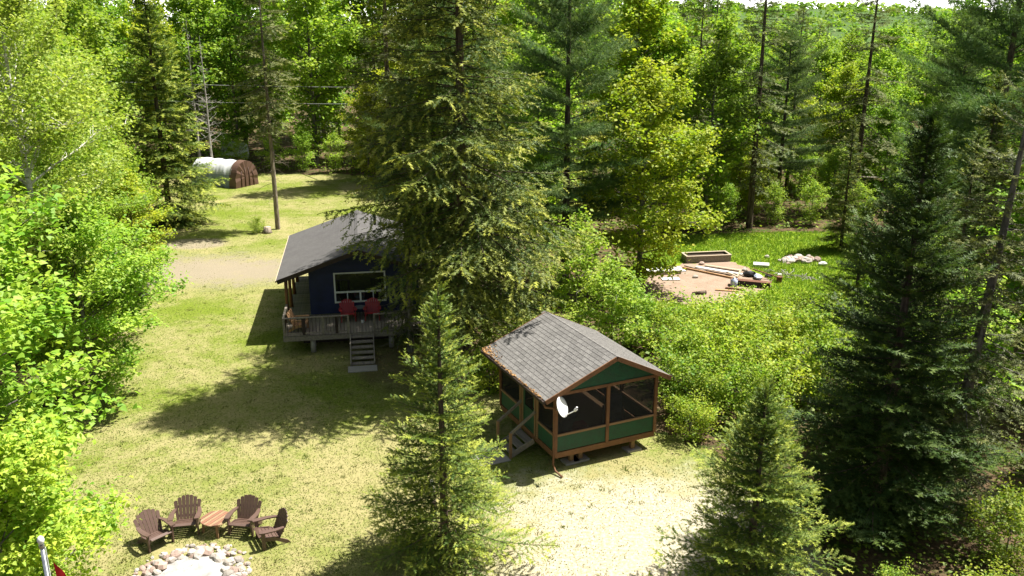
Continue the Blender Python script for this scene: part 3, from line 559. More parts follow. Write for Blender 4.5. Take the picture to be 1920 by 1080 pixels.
# ------------------------------------------------------------------ the forest wall, tree by tree
ORD = 'first second third fourth fifth sixth seventh eighth ninth tenth eleventh twelfth thirteenth fourteenth fifteenth sixteenth'.split()
def forest(rows, group):
    byl = {}
    for r_ in sorted(rows, key=lambda q: q[2] / q[3]): byl.setdefault(r_[5], []).append(r_)
    for (k, nm, x, y, s, lab) in rows:
        n = byl[lab].index((k, nm, x, y, s, lab)); lab = ORD[n] + ' from the left of the ' + lab if len(byl[lab]) > 1 else lab
        plant(k, nm, x, y, lab, 'tree', group, rz=rng.uniform(0, 6.28), s=s * rng.uniform(.96, 1.04), sz=s * rng.uniform(.97, 1.06))
mA, mB_, mC, as_ = 'forest_maple_a', 'forest_maple_b', 'forest_maple_c', 'forest_aspen'
L1 = 'green broadleaf trees behind the tarp shelter'
L2 = 'yellow-green broadleaf trees behind the cabin'
L3 = 'dark conifers behind the grassy clearing'
L4 = 'green broadleaf trees behind the grassy clearing'
L5 = 'leafy trees along the left of the lawn'
L6 = 'shaded broadleaf trees behind the dark fir'
L7 = 'shaded conifers behind the dark fir'
L8 = 'dark conifers behind the cabin'
forest([(mA, 'forest_tree', -31, 88, 1.28, L1), (mB_, 'forest_tree', -25, 92, 1.34, L1), (mA, 'forest_tree', -19.5, 88, 1.37, L1), (mB_, 'forest_tree', -14, 92, 1.37, L1), (mC, 'forest_tree', -36, 92, 1.34, L1), (mA, 'forest_tree', -29.5, 98, 1.40, L1), (mB_, 'forest_tree', -21, 99, 1.46, L1), (mA, 'forest_tree', -41, 90, 1.34, L1)], 'forest behind the shelter')
forest([(mC, 'forest_tree', -10.5, 84, 0.94, L2), (mC, 'forest_tree', -13.0, 79.5, 0.68, L2), (mB_, 'forest_tree', -8.0, 92, 1.34, L2), (mA, 'forest_tree', -6.5, 74, 0.88, L2), (mC, 'forest_tree', -4.5, 66, 0.79, L2), (mA, 'forest_tree', -2.0, 58, 0.83, L2), (mB_, 'forest_tree', -1.5, 80, 1.34, L2), (mA, 'forest_tree', 1.0, 66, 1.22, L2), (mA, 'forest_tree', 4.5, 76, 1.40, L2), (mB_, 'forest_tree', 1.5, 52, 0.90, L2), (mC, 'forest_tree', 9.5, 70, 1.40, L2)], 'forest behind the cabin')
forest([('mid_spruce', 'forest_conifer', -8.5, 79, 1.34, L8), ('ragged_spruce', 'forest_conifer', -10.6, 76.5, 1.22, L8), ('mid_spruce', 'forest_conifer', 2.6, 60, 1.34, L8)], 'conifers behind the cabin')
forest([('white_pine', 'forest_conifer', 20.5, 67, .72, L3), ('ragged_spruce', 'forest_conifer', 23.0, 73, .75, L3), ('mid_spruce', 'forest_conifer', 31.0, 62, .75, L3), ('ragged_spruce', 'forest_conifer', 14.5, 70, .85, L3), ('mid_spruce', 'forest_conifer', 36, 60, .95, L3), ('white_pine', 'forest_conifer', 28, 56, .80, L3), ('white_pine', 'forest_conifer', 33, 48, .95, L3), ('mid_spruce', 'forest_conifer', 20.8, 54, .48, L3)], 'conifers behind the clearing')
forest([(mA, 'forest_tree', 12.0, 72, 1.02, L4), (mB_, 'forest_tree', 17.5, 75, .95, L4), (mA, 'forest_tree', 22, 79, .86, L4), (mC, 'forest_tree', 28, 76, .85, L4), (mA, 'forest_tree', 33, 80, .82, L4), (mC, 'forest_tree', 25, 86, .88, L4), (mB_, 'forest_tree', 38, 77, .9, L4), (mC, 'forest_tree', 18, 69, .62, L4), (mA, 'forest_tree', 42, 70, 1.1, L4), (mA, 'forest_tree', 23.8, 64.5, .35, L4), (mC, 'forest_tree', 17.6, 63.6, .45, L4), (mA, 'forest_tree', 29, 68, .6, L4)], 'forest behind the clearing')
forest([(mA, 'forest_tree', -27, 50, .95, L5), (mA, 'forest_tree', -30, 58, 1.05, L5), (mB_, 'forest_tree', -33, 68, 1.1, L5), (mA, 'forest_tree', -36, 78, 1.1, L5), (mB_, 'forest_tree', -30, 44, 1.1, L5), (mA, 'forest_tree', -25, 36, 1.0, L5), (mB_, 'forest_tree', -40, 66, 1.1, L5), (mC, 'forest_tree', -19.6, 44.5, .55, L5), (mA, 'forest_tree', -23.6, 52.5, .5, L5)], 'woods left of the lawn')
forest([(mA, 'forest_tree', 19, 30, .7, L6), (mB_, 'forest_tree', 22, 33, .85, L6), ('mid_spruce', 'forest_conifer', 17.6, 33.5, .62, L7), (mA, 'forest_tree', 25, 38, .9, L6), ('mid_spruce', 'forest_conifer', 19.8, 36.5, .7, L7), (mC, 'forest_tree', 18.2, 25.0, .42, L6), ('mid_spruce', 'forest_conifer', 20.5, 26, .8, L7), (mA, 'forest_tree', 28.5, 44, 1.0, L6), ('small_spruce', 'forest_conifer', 15.6, 31.2, 1.2, L7), (mA, 'forest_tree', 16.2, 36.0, .33, L6)], 'woods behind the dark fir')
forest([('sapling', 'forest_sapling', -28.3, 86.5, .75, 'young leafy trees around the white trailer'), ('sapling', 'forest_sapling', -26.6, 86.0, .62, 'young leafy trees around the white trailer'), ('sapling', 'forest_sapling', -23.0, 84.5, .8, 'young leafy trees around the white trailer')], 'saplings by the trailer')
U1 = 'low saplings edging the forest behind the cabin'
forest([('sapling', 'forest_sapling', x, y, s_, U1) for x, y, s_ in ((-20, 84, .9), (-16.8, 83.5, .8), (-14, 84.5, 1.0), (-11, 81, .9), (-8.5, 76, .9), (-6.5, 70, .85), (-5.2, 63, .8), (-4.6, 58, .7), (-2.4, 51.5, .75), (-33, 82, 1.1))], 'forest edge saplings')
U2 = 'low saplings edging the forest behind the clearing'
forest([('sapling', 'forest_sapling', x, y, s_, U2) for x, y, s_ in ((10.2, 59.5, .7), (12.2, 61, .8), (15.4, 61.6, .62), (18.6, 61.4, .66), (21.2, 61.2, .7), (24.0, 60.2, .7), (26.2, 57, .8), (25.0, 52, .7), (22.6, 47, .75), (20.4, 43.4, .7), (29.5, 64, .9), (32, 70, 1.0), (35.5, 66, 1.0))], 'clearing edge saplings')
L9 = 'broadleaf trees filling the woods beyond the clearing'
forest([(k_, 'forest_tree', x, y, s_, L9) for k_, x, y, s_ in ((mA, 15.5, 82, .95), (mB_, 19.5, 86, .85), (mA, 23, 92, .9), (mC, 27.5, 95, .9), (mA, 31, 90, .85), (mB_, 35, 94, .8), (mA, 20.5, 72.5, .7), (mC, 25.0, 74.5, .62), (mA, 30.5, 75.5, .72), (mB_, 36, 86, .9), (mA, 41, 84, 1.0), (mC, 40, 95, 1.0), (mA, 45, 78, 1.15), (mA, 13, 92, 1.2), (mB_, 8.5, 84, 1.25))], 'woods beyond the clearing')
U3 = 'dense low saplings in the gap behind the clearing'
forest([('sapling', 'forest_sapling', x, y, s_, U3) for x, y, s_ in ((14.4, 72, 1.0), (17.8, 71, .9), (20.5, 70.5, .95), (23.6, 71.5, 1.0), (26.5, 71, .9), (28, 75, 1.1), (33.5, 73, 1.1), (19, 76, 1.1), (22, 76.5, 1.1), (37, 71.5, 1.1))], 'saplings in the gap')
for i, (x, y, s_, lab) in enumerate(((-.9, 31.9, .8, 'shaded shrub left of the porch roof below the huge spruce'), (.6, 32.6, .85, 'shaded shrub just behind the back corner of the porch'), (1.6, 34.0, 1.0, 'shaded shrub farther back between the porch and huge spruce'), (-.4, 35.2, 1.0, 'shaded shrub right behind the huge spruce trunk'), (2.9, 33.2, .8, 'shaded shrub behind the middle of the porch roof'))):
    plant('shrub_a' if i % 2 else 'shrub_b', 'shaded_shrub', x, y, lab, 'shrub', rz=1.3 * i, s=s_, parts=('stem', 'foliage'))
# the deep wood behind, which reads as one mass
def deep_wood():
    rng = np.random.default_rng(303); tv = []; lv = []
    for i in range(130):
        y = 88 + 90 * rng.uniform(0, 1) ** 1.2; x = rng.uniform(-.62, .62) * y
        H = rng.uniform(17, 23) if not (.24 < x / y < .47) else rng.uniform(11.5, 15.0); con = rng.uniform() < .22
        if con:
            (wv, wf), (v, f, t) = conifer(1000 + i, H, 2.4, 2, dz=1.0, nb=5, spray=.95, tpl=SPRAY_FAR, trunk_r=.18, prof=prof_thin, gap=.7, e_lo=-18, wood_k=3, skip=.2, tipgrow=.2, top_sprays=False); m = 1
        else:
            (wv, wf), (v, f, t) = broadleaf(1000 + i, H, rng.uniform(3, 4.2), .8, limbs=34, leaf=.46, per=15, sprays=8, trunk_r=.17, spread=.95, flat=.2, wood_k=3, twig=False, tilt=.6); m = 0
        off = np.array([x, y, 0.]); tv.append((wv + off, wf, np.full(len(wv), .3), 2)); lv.append((v + off, f, t, m))
    V = []; F = []; T = []; M = []; n = 0
    for v, f, t, m in tv + lv: V.append(v); F.append(f + n); T.append(t); M.append(np.full(len(f), m)); n += len(v)
    o = meshobj('deep_wood', trimesh('deep_wood', np.concatenate(V), np.concatenate(F), ['maple', 'olive', 'bark_grey'], np.concatenate(T), np.concatenate(M)))
    tag(o, 'unbroken mass of forest trees behind the first rows', 'woods', kind='stuff')
deep_wood()

# ------------------------------------------------------------------ grass and undergrowth
def blades(name, n, pts, h, w, tint, mat, label, seed):
    rng = np.random.default_rng(seed); k = len(pts); az = rng.uniform(0, 6.28, k); s = np.stack([np.cos(az), np.sin(az), 0 * az], -1) * (w * rng.uniform(.6, 1.3, k))[:, None]
    base = np.concatenate([pts, np.full((k, 1), .004)], 1); hh = h * rng.uniform(.5, 1.4, k); bend = rng.normal(0, .55, (k, 2)) * hh[:, None]
    tip = base + np.concatenate([bend, hh[:, None]], 1); V = np.stack([base - s, base + s, tip], 1).reshape(-1, 3)
    o = meshobj(name, trimesh(name, V, np.arange(k * 3).reshape(-1, 3), [mat], np.repeat(tint, 3))); tag(o, label, 'grass', kind='stuff')
rng = np.random.default_rng(5)
K = 300000; y = 17 + 68 * rng.uniform(0, 1, K) ** 1.7; x = rng.uniform(-.62, .42, K) * y
keep = poly_in(LAWN, x, y) & (x > -.60 * y); x, y = x[keep], y[keep]
hn = np.sin(x * .9 + 1.7 * np.sin(y * .5)) * np.sin(y * .8 + 1.3 * np.sin(x * .7)); sandy = np.exp(-(((x - 4) / 4.6) ** 2 + ((y - 20.5) / 5) ** 2)); pad = ((x + 17.2) / 5.6) ** 2 + ((y - 49.3) / 3.3) ** 2 + .35 * hn < rng.uniform(.25, 1.25, len(x))
keep = (rng.uniform(0, 1, len(x)) > sandy * .92) & ~pad & ~((np.abs(x + 8.4) < 1.45) & (np.abs(y - 19.6) < 1.6)); x, y, hn, sandy = x[keep], y[keep], hn[keep], sandy[keep]
near = np.exp(-(((x + 5) / 8) ** 2 + ((y - 19) / 9) ** 2))
tint = np.clip(.30 + .30 * hn + .22 * near + .5 * sandy + rng.normal(0, .22, len(x)), 0, 1)
blades('lawn_grass', 0, np.stack([x, y], -1), .034, .020, tint, 'grass', 'short dry lawn grass with green and straw patches', 6)
KT = 1500; ty = 17 + 60 * rng.uniform(0, 1, KT) ** 1.6; tx = rng.uniform(-.6, .4, KT) * ty; keep = poly_in(LAWN, tx, ty) & (((tx - 4) / 4.2) ** 2 + ((ty - 20.5) / 4.6) ** 2 > rng.uniform(.1, 1.1, KT)) & (((tx + 17.2) / 5.2) ** 2 + ((ty - 49.2) / 3) ** 2 > 1); tx, ty = tx[keep], ty[keep]
ti = np.repeat(np.arange(len(tx)), 16); tp = np.stack([tx[ti], ty[ti]], -1) + rng.normal(0, .07, (len(ti), 2))
blades('lawn_tufts', 0, tp, .065, .016, np.clip(rng.uniform(-.1, .75, len(tx))[ti] + rng.normal(0, .12, len(ti)), 0, 1), 'grass', 'scattered taller tufts and weeds in the dry lawn', 16)
K = 90000; x = rng.uniform(5, 27, K); y = rng.uniform(37, 66, K); keep = poly_in(CLEARING, x, y) & ~poly_in(SAND, x, y); x, y = x[keep], y[keep]
blades('meadow_grass', 0, np.stack([x, y], -1), .16, .026, np.clip(rng.normal(.4, .25, len(x)), 0, 1), 'meadow', 'lush green meadow grass around the sand patch', 7)
K = 46000; y = 13 + 84 * rng.uniform(0, 1, K) ** 1.3; x = rng.uniform(-.66, .66, K) * (y + 4)
hn = np.sin(x * 1.1 + 2 * np.sin(y * .7)) * np.sin(y * .9 + 2 * np.sin(x * .6))
keep = ~poly_in(LAWN, x, y) & ~poly_in(CLEARING, x, y) & (hn + rng.normal(0, .4, K) > -.2) & ~((np.abs(x - 1.8) < 4) & (np.abs(y - 27.5) < 4.5)) & ~((np.abs(x + 8) < 6) & (np.abs(y - 41) < 7)); x, y = x[keep], y[keep]
idx = np.repeat(np.arange(len(x)), 3); N = len(idx); hz = (rng.uniform(0, 1, len(x)) ** 2 * .75 + .08)[idx] * rng.uniform(.5, 1.1, N)
az = rng.uniform(0, 6.28, N); sp = rng.uniform(.05, .35, N)
pos = np.stack([x[idx] + np.cos(az) * sp, y[idx] + np.sin(az) * sp, hz], -1); X = np.stack([np.cos(az), np.sin(az), rng.normal(.1, .3, N)], -1)
v, f, t = stamp(*LEAF, pos, X, np.array([0, 0, 1.]) + rng.normal(0, .4, (N, 3)), rng.uniform(.12, .34, N) * np.clip(pos[:, 1] / 40, .38, 1), np.clip(rng.normal(.4, .25, N), 0, 1))
o = meshobj('undergrowth', trimesh('undergrowth', v, f, ['weeds'], t)); tag(o, 'low leafy undergrowth covering the forest floor', 'undergrowth', kind='stuff')
#@@BUILT
# ------------------------------------------------------------------ the cabin (local x along its front, y away from the front, z up)
def rot_m(axis, a): return Matrix.Rotation(a, 4, axis)
cabin = empty('cabin', (-10.47, 37.55, 0), .17, 'dark navy cabin with grey shingle roof, big picture window and raised front deck', 'cabin')
ZD = .87; EZ, RZ, RX, RL, RW = 2.85, 4.10, 3.62, 8.71, 7.24
def roof_z(i): return EZ + (RZ - EZ) * (1 - abs(i - RX) / RX)
wall = MB()
outline = [(1.32, ZD), (6.35, ZD), (6.35, roof_z(6.35) - .14), (RX, RZ - .14), (1.32, roof_z(1.32) - .14)]
wall.prism(outline, 6.9, Matrix.Translation((0, .96 + 3.45, 0)) @ rot_m('X', R(90)))
wallo = wall.build('wall', 'navy', cabin)
for k in range(13):          # lapped siding boards on the front
    z = ZD + .02 + k * .19
    x0, x1 = 1.34, 6.33
    if z + .19 > roof_z(1.34) - .2:
        d = (z + .19 - (EZ - .2)) / (RZ - EZ) * RX; x0, x1 = max(x0, d), min(x1, RW - d)
    if x1 - x0 > .4: MB().add([(x0, .952, z), (x1, .952, z), (x1, .958, z + .188), (x0, .958, z + .188), (x0, .934, z), (x1, .934, z), (x1, .95, z + .188), (x0, .95, z + .188)], [(4, 5, 6, 7), (0, 4, 7, 3), (1, 2, 6, 5), (0, 1, 5, 4), (3, 7, 6, 2)]).build('siding_board', 'navy', wallo)
roof = empty('roof', (0, 0, 0)); roof.parent = cabin
for nm, x0, x1 in (('left', 0, RX), ('right', RW, RX)):
    MB().add([(x0, 0, EZ - .07), (x1, 0, RZ - .07), (x1, RL, RZ - .07), (x0, RL, EZ - .07), (x0, 0, EZ), (x1, 0, RZ), (x1, RL, RZ), (x0, RL, EZ)], [(0, 1, 2, 3), (4, 7, 6, 5), (0, 4, 5, 1), (3, 2, 6, 7), (0, 3, 7, 4), (1, 5, 6, 2)]).build('roof_deck', 'dark_trim', roof)
rows = MB(); rr = random.Random(4)
sl = math.hypot(RX, RZ - EZ)
for sgn in (0, 1):
    n = 26
    for k in range(n):
        a = k / n; b = (k + 1) / n + .006; y = -.03
        while y < RL + .03:
            w = rr.uniform(.8, 1.3); y1 = min(y + w, RL + .03)
            def pt(t, yy, h):
                x = RX * t; x = x if sgn == 0 else RW - x
                return (x, yy, EZ + (RZ - EZ) * t + h)
            h0 = .016 + rr.uniform(0, .004)
            q = [pt(a - (.012 if k == 0 else 0), y, h0), pt(a - (.012 if k == 0 else 0), y1 - .006, h0), pt(b, y1 - .006, .006), pt(b, y, .006)]
            lo = [(p[0], p[1], p[2] - .012) for p in q[:2]]
            if sgn: q = q[::-1]; rows.add(q + [lo[1], lo[0]], [(0, 1, 2, 3), (2, 5, 4, 3)] if False else [(0, 1, 2, 3), (3, 2, 4, 5)])
            else: rows.add(q + lo, [(0, 1, 2, 3)[::-1], (0, 1, 5, 4)])
            y = y1
tag(rows.build('shingle_courses', 'roofing', roof), kind='stuff')
MB().add([(RX - .13, -.04, RZ - .02), (RX, -.04, RZ + .03), (RX, RL + .04, RZ + .03), (RX - .13, RL + .04, RZ - .02), (RX + .13, -.04, RZ - .02), (RX + .13, RL + .04, RZ - .02)], [(0, 1, 2, 3), (1, 4, 5, 2)]).build('ridge_cap', 'roofing', roof)
for x0 in (0, RW): beam('fascia', 'dark_trim', roof, (x0, -.025, EZ - .07), (RX + (.01 if x0 else -.01), -.025, RZ - .07), .04, .19)
beam('drip_edge', 'pale_wood', roof, (-.06, -.03, EZ - .04), (-.06, RL + .03, EZ - .04), .03, .09)
MB().tube([(4.5, 6.3, 3.6), (4.5, 6.3, 4.35)], .07, 8).build('vent_pipe', 'black', roof)
for k, y in enumerate((.25, 1.0, 1.75)): beam('rafter_end', 'pale_wood', roof, (.02, y, EZ - .12), (.55, y, EZ + .06), .05, .10)
win = empty('window', (0, 0, 0)); win.parent = cabin
W0, W1, Z0, Z1, ZM = 2.44, 4.81, 1.38, 2.84, 1.90; yf = .915
for a in ((W0, W0 + .07, Z0, Z1), (W1 - .07, W1, Z0, Z1), (W0 + .07, W1 - .07, Z1 - .06, Z1), (W0 + .07, W1 - .07, Z0, Z0 + .08), (W0 + .07, W1 - .07, ZM - .04, ZM + .04), ((W0 + W1) / 2 - .04, (W0 + W1) / 2 + .04, Z0 + .08, ZM - .04)):
    box('frame', 'white_paint', win, a[0], a[1], yf - .03, yf + .018, a[2], a[3])
for i in (1, 3): x = W0 + (W1 - W0) * i / 4; box('mullion', 'white_paint', win, x - .022, x + .022, yf - .02, yf + .016, Z0 + .08, ZM - .04)
box('pane', 'glass', win, W0 + .07, W1 - .07, yf + .002, yf + .012, ZM + .04, Z1 - .06)
for i in range(4):
    a = W0 + .07 + (W1 - W0 - .14) * i / 4; box('pane', 'glass', win, a + .024, a + (W1 - W0 - .14) / 4 - .024, yf + .002, yf + .012, Z0 + .08, ZM - .04)
vent = box('wall_vent', 'white_paint', cabin, 5.62, 5.86, .90, .93, 2.42, 2.76)
for k in range(4): box('louvre', 'grey_plastic', vent, 5.64, 5.84, .892, .899, 2.46 + k * .075, 2.50 + k * .075)
box('dark_underfill', 'dark_trim', cabin, 1.0, 6.3, -.5, 7.7, -.02, ZD - .22)  # dark box added so the space under deck and cabin looks shaded
# deck
deck = empty('deck', (0, 0, 0)); deck.parent = cabin
bm_ = MB().box(-.062, .062, 0, 2.78, -.035, 0).mesh('board', 'grey_wood'); n = 0
x = .36
while x < 6.6:
    o = meshobj('board', bm_, deck); o.location = (x, -1.84, ZD + rr.uniform(-.004, .004)); x += .135
bs = MB().box(0, 1.0, -.062, .062, -.035, 0).mesh('board', 'grey_wood'); y = 1.02
while y < 7.6:
    o = meshobj('board', bs, deck); o.location = (.31, y, ZD + rr.uniform(-.004, .004)); y += .135
beam('rim_joist', 'grey_wood', deck, (.28, -1.87, ZD - .14), (6.64, -1.87, ZD - .14), .045, .20)
beam('rim_joist', 'grey_wood', deck, (.28, -1.84, ZD - .14), (.28, 7.6, ZD - .14), .045, .20)
for y in (-1.1, .2): beam('joist', 'dark_trim', deck, (.32, y, ZD - .12), (6.6, y, ZD - .12), .05, .16)
for x, y in ((1.5, -1.62), (4.9, -1.6), (1.5, 2.6), (4.9, 2.6), (6.3, 6.5), (1.5, 6.5)):
    MB().tube([(x, y, -.02), (x, y, ZD - .2)], .12, 12).build('pier', 'concrete', deck, True)
# covered side: log posts under the eave
for y in (.28, 2.3, 4.4, 6.6): MB().tube([(.36, y, ZD), (.34, y + .02, ZD + 1.0), (.36, y, roof_z(.36) - .1)], [.085, .075, .08], 8).build('log_post', 'brown_trim', cabin, True)
MB().tube([(6.72, .4, 0), (6.70, .4, 1.5), (6.72, .4, roof_z(6.72) - .1)], [.085, .08, .08], 8).build('log_post', 'brown_trim', cabin, True)
# railing
rl = empty('railing', (0, 0, 0)); rl.parent = cabin; HR = .80; yr = -1.83
for a, b in (((.28, yr), (3.09, yr)), ((4.16, yr), (6.62, yr)), ((.33, yr + .05), (.33, .1))):
    beam('top_rail', 'grey_wood', rl, (*a, ZD + HR), (*b, ZD + HR), .10, .04)
    beam('bottom_rail', 'grey_wood', rl, (*a, ZD + .10), (*b, ZD + .10), .05, .04)
for x in (.33, 1.98, 3.06, 4.18, 5.4, 6.58): box('post', 'grey_wood', rl, x - .045, x + .045, yr - .045, yr + .045, ZD, ZD + HR - .02)
for x in (1.16, 2.56): box('post', 'dark_trim', rl, x - .06, x + .06, yr - .03, yr + .03, ZD + .02, ZD + HR - .02)
box('post', 'grey_wood', rl, .285, .375, .06, .15, ZD, ZD + HR + .02)
bal = MB().box(-.010, .010, -.010, .010, 0, HR - .14).mesh('baluster', 'dark_trim')
pts = [(.33 + .15 * k, yr) for k in range(1, 18)] + [(4.18 + .15 * k, yr) for k in range(1, 16)] + [(.33, yr + .18 * k) for k in range(1, 10)]
for x, y in pts: o = meshobj('baluster', bal, rl); o.location = (x, y, ZD + .12)
# stairs
st = empty('stairs', (0, 0, 0)); st.parent = cabin; nS = 6
for x in (3.12, 4.11): beam('stringer', 'grey_wood', st, (x, -1.90, ZD - .12), (x, -3.66, .04), .05, .22)
for k in range(nS):
    y = -2.0 - k * .29; z = ZD - (k + 1) * ZD / (nS + .35) + .02; box('tread', 'grey_wood', st, 3.15, 4.08, y - .14, y + .13, z - .045, z)
box('landing_slab', 'concrete', st, 3.0, 4.2, -4.35, -3.72, -.02, .035)

# ------------------------------------------------------------------ adirondack chairs
def adirondack(name, mat, label, group, slats=7, cat='chair', arch=True):
    root = empty(name, (0, 0, 0), 0, label, cat, group)
    for s in (-1, 1):
        MB().prism([(-.05, 0), (.05, 0), (.045, .52), (-.055, .52)], .035, Matrix.Translation((s * .315, -.34, 0)) @ rot_m('Z', R(90)) @ rot_m('X', R(90))).build('leg', mat, root)
        MB().prism([(-.36, .26), (-.36, .37), (-.05, .31), (.30, .10), (.37, .0), (.28, .0), (.0, .17)], .035, Matrix.Translation((s * .275, 0, 0)) @ rot_m('Z', R(90)) @ rot_m('X', R(90))).build('side_rail', mat, root)
        arm = [(-.055, -.44), (.06, -.45), (.09, -.30), (.085, -.05), (.03, .20), (-.03, .27), (-.05, .20), (-.03, -.05), (-.05, -.25)]
        arm = [(s * x, y) for x, y in arm]; arm = arm if s > 0 else arm[::-1]
        MB().prism(arm, .035, Matrix.Translation((s * .315, 0, .545)) @ rot_m('X', R(-3))).build('arm', mat, root)
    for k in range(6):
        t = k / 5; y = -.40 + .47 * t; z = .365 - .115 * t + (.02 if k == 0 else 0) - .02 * math.sin(math.pi * t)
        MB().box(-.265, .265, -.042, .042, -.012, .012, Matrix.Translation((0, y, z)) @ rot_m('X', R(-14 if k else 20))).build('seat_slat', mat, root)
    B = Matrix.Translation((0, .08, .20)) @ rot_m('X', R(-24)) @ rot_m('X', R(90))
    for k in range(slats):
        c = (k - (slats - 1) / 2) / ((slats - 1) / 2); w0 = .47 / (slats - 1) * .97; w1 = .60 / (slats - 1) * .97; top = .73 - (.15 * c * c if arch else 0); dt = -(.10 if arch else 0) * c * (1 / slats)
        x0 = c * .235; x1 = c * .300; g = .003 if slats > 5 else .012
        MB().prism([(x0 - w0 / 2 + g, 0), (x0 + w0 / 2 - g, 0), (x1 + w1 / 2 - g, top + dt), (x1, top + .015), (x1 - w1 / 2 + g, top - dt)], .022, B).build('back_slat', mat, root)
    for z, w in ((.16, .25), (.42, .28)): MB().box(-w, w, z - .035, z + .035, -.042, -.016, B).build('back_rail', mat, root)
    return root
def face(o, x, y, z, tx, ty): o.location = (x, y, z); o.rotation_euler = (0, 0, math.atan2(ty - y, tx - x) + math.pi / 2)
G = 'brown chairs around the fire pit'
ch = adirondack('adirondack_chair', 'brown_plastic', 'brown resin lounge chair at the left end of the fire pit row', G)
rows_ = [(-9.98, 21.45, -8.3, 20.0, None), (-9.30, 22.15, -8.9, 19.9, 'brown resin lounge chair just left of the slatted table'), (-7.62, 22.15, -7.95, 19.9, 'brown resin lounge chair just right of the slatted table'), (-6.68, 21.55, -8.3, 20.6, 'brown resin lounge chair at the right end, turned sideways in shade')]
for i, (x, y, tx, ty, lab) in enumerate(rows_):
    o = ch if i == 0 else copy_tree(ch)
    if lab: o['label'] = lab
    face(o, x, y, 0, tx, ty); o.scale = (1.1, 1.05, 1.0)
cm = Matrix.Translation((-10.47, 37.55, 0)) @ rot_m('Z', .17)
rc = adirondack('adirondack_chair', 'red_plastic', 'red lounge chair on the deck at the left of the window', 'red chairs on the deck')
rc2 = copy_tree(rc); rc2['label'] = 'red lounge chair on the deck at the right of the window'
for o, x in ((rc, 3.02), (rc2, 4.14)): o.location = cm @ Vector((x, -.05, ZD + .003)); o.rotation_euler = (0, 0, .17 + (.1 if x < 3.5 else -.06))
wc = adirondack('wooden_chair', 'tan_wood', 'tan wooden chair with slanted back in the front corner of the deck', None, slats=4, arch=False)
wc.location = cm @ Vector((.86, -1.12, ZD + .003)); wc.rotation_euler = (0, 0, .17 + R(78))
# small round table between the red chairs
t = empty('side_table', cm @ Vector((3.58, .12, ZD + .003)), .17, 'small round grey table between the two red chairs', 'table')
MB().tube([(0, 0, .50), (0, 0, .53)], .27, 20).build('table_top', 'grey_plastic', t)
for k in range(3):
    a = k * 2.094 + .5; MB().tube([(.08 * math.cos(a), .08 * math.sin(a), .50), (.22 * math.cos(a), .22 * math.sin(a), 0)], .014, 6).build('leg', 'black', t)
t = empty('mug', cm @ Vector((3.66, -.62, ZD + .003)), 0, 'small white mug on the deck boards below the round table', 'mug')
MB().tube([(0, 0, 0), (0, 0, .12)], .05, 10).build('cup', 'white_paint', t); MB().tube([(.05, 0, .03), (.085, 0, .05), (.085, 0, .08), (.05, 0, .1)], .009, 5).build('handle', 'white_paint', t)
# octagonal slatted table by the fire pit
t = empty('slatted_table', (-8.42, 22.0, 0), R(62), 'low octagonal slatted wooden table between the brown chairs', 'table')
for k in range(8):
    y0 = -.40 + k * .1; ym = max(abs(y0), abs(y0 + .09)); hw = .40 if ym < .17 else .40 - (ym - .17)
    yn = min(abs(y0), abs(y0 + .09)) if y0 * (y0 + .09) > 0 else 0; hn_ = .40 if yn < .17 else .40 - (yn - .17)
    a, b = (hw, hn_) if y0 < 0 else (hn_, hw)
    MB().prism([(-a, y0), (a, y0), (b, y0 + .088), (-b, y0 + .088)], .025, Matrix.Translation((0, 0, .43 + (k % 2) * .002))).build('slat', 'redwood' if k % 2 else 'buffwood', t)
for s in (-1, 1):
    beam('cross_bar', 'raw_wood', t, (s * .22, -.36, .395), (s * .22, .36, .395), .04, .05)
    for q in (-1, 1): beam('leg', 'raw_wood', t, (s * .22, q * .25, .37), (s * .25, q * .29, 0), .085, .03, (1, 0, 0))
# ------------------------------------------------------------------ stones
def rock_mesh(seed, mat):
    rng = np.random.default_rng(seed); V = []; n, m = 8, 5
    k1 = rng.normal(size=(4, 3)) * 1.6; ph = rng.uniform(0, 6.28, 4)
    for j in range(m + 1):
        th = math.pi * j / m
        for i in range(n if 0 < j < m else 1):
            a = 2 * math.pi * i / n; p = np.array([math.sin(th) * math.cos(a), math.sin(th) * math.sin(a), math.cos(th)])
            r = 1 + .16 * np.sin(k1 @ p + ph).sum() * .6 + rng.normal(0, .05); V.append(p * r * np.array([1, .82, .68]))
    F = [(0, 1 + i, 1 + (i + 1) % n) for i in range(n)]
    for j in range(m - 2):
        for i in range(n): a = 1 + j * n; F.append((a + i, a + n + i, a + n + (i + 1) % n, a + (i + 1) % n))
    a = 1 + (m - 2) * n; F += [(a + i, a + n, a + (i + 1) % n) for i in range(n)]
    b = MB(); b.add(V, F); return b.mesh('stone', mat)
ROCKS = [rock_mesh(200 + i, 'stone' if i % 4 else 'stone_red') for i in range(9)]
def stones(parent, name, spots, seed):
    r = random.Random(seed)
    for (x, y, s) in spots:
        o = meshobj(name, r.choice(ROCKS), parent); o.location = (x, y, s * .34); o.rotation_euler = (r.uniform(-.4, .4), r.uniform(-.4, .4), r.uniform(0, 6.28))
        o.scale = (s * r.uniform(.85, 1.2), s * r.uniform(.85, 1.2), s * r.uniform(.7, 1.1))
pit = empty('fire_pit', (-8.42, 19.9, 0), 0, 'ring of loose fieldstones around pale ash in front of the brown chairs', 'fire pit')
r = random.Random(12); sp = []
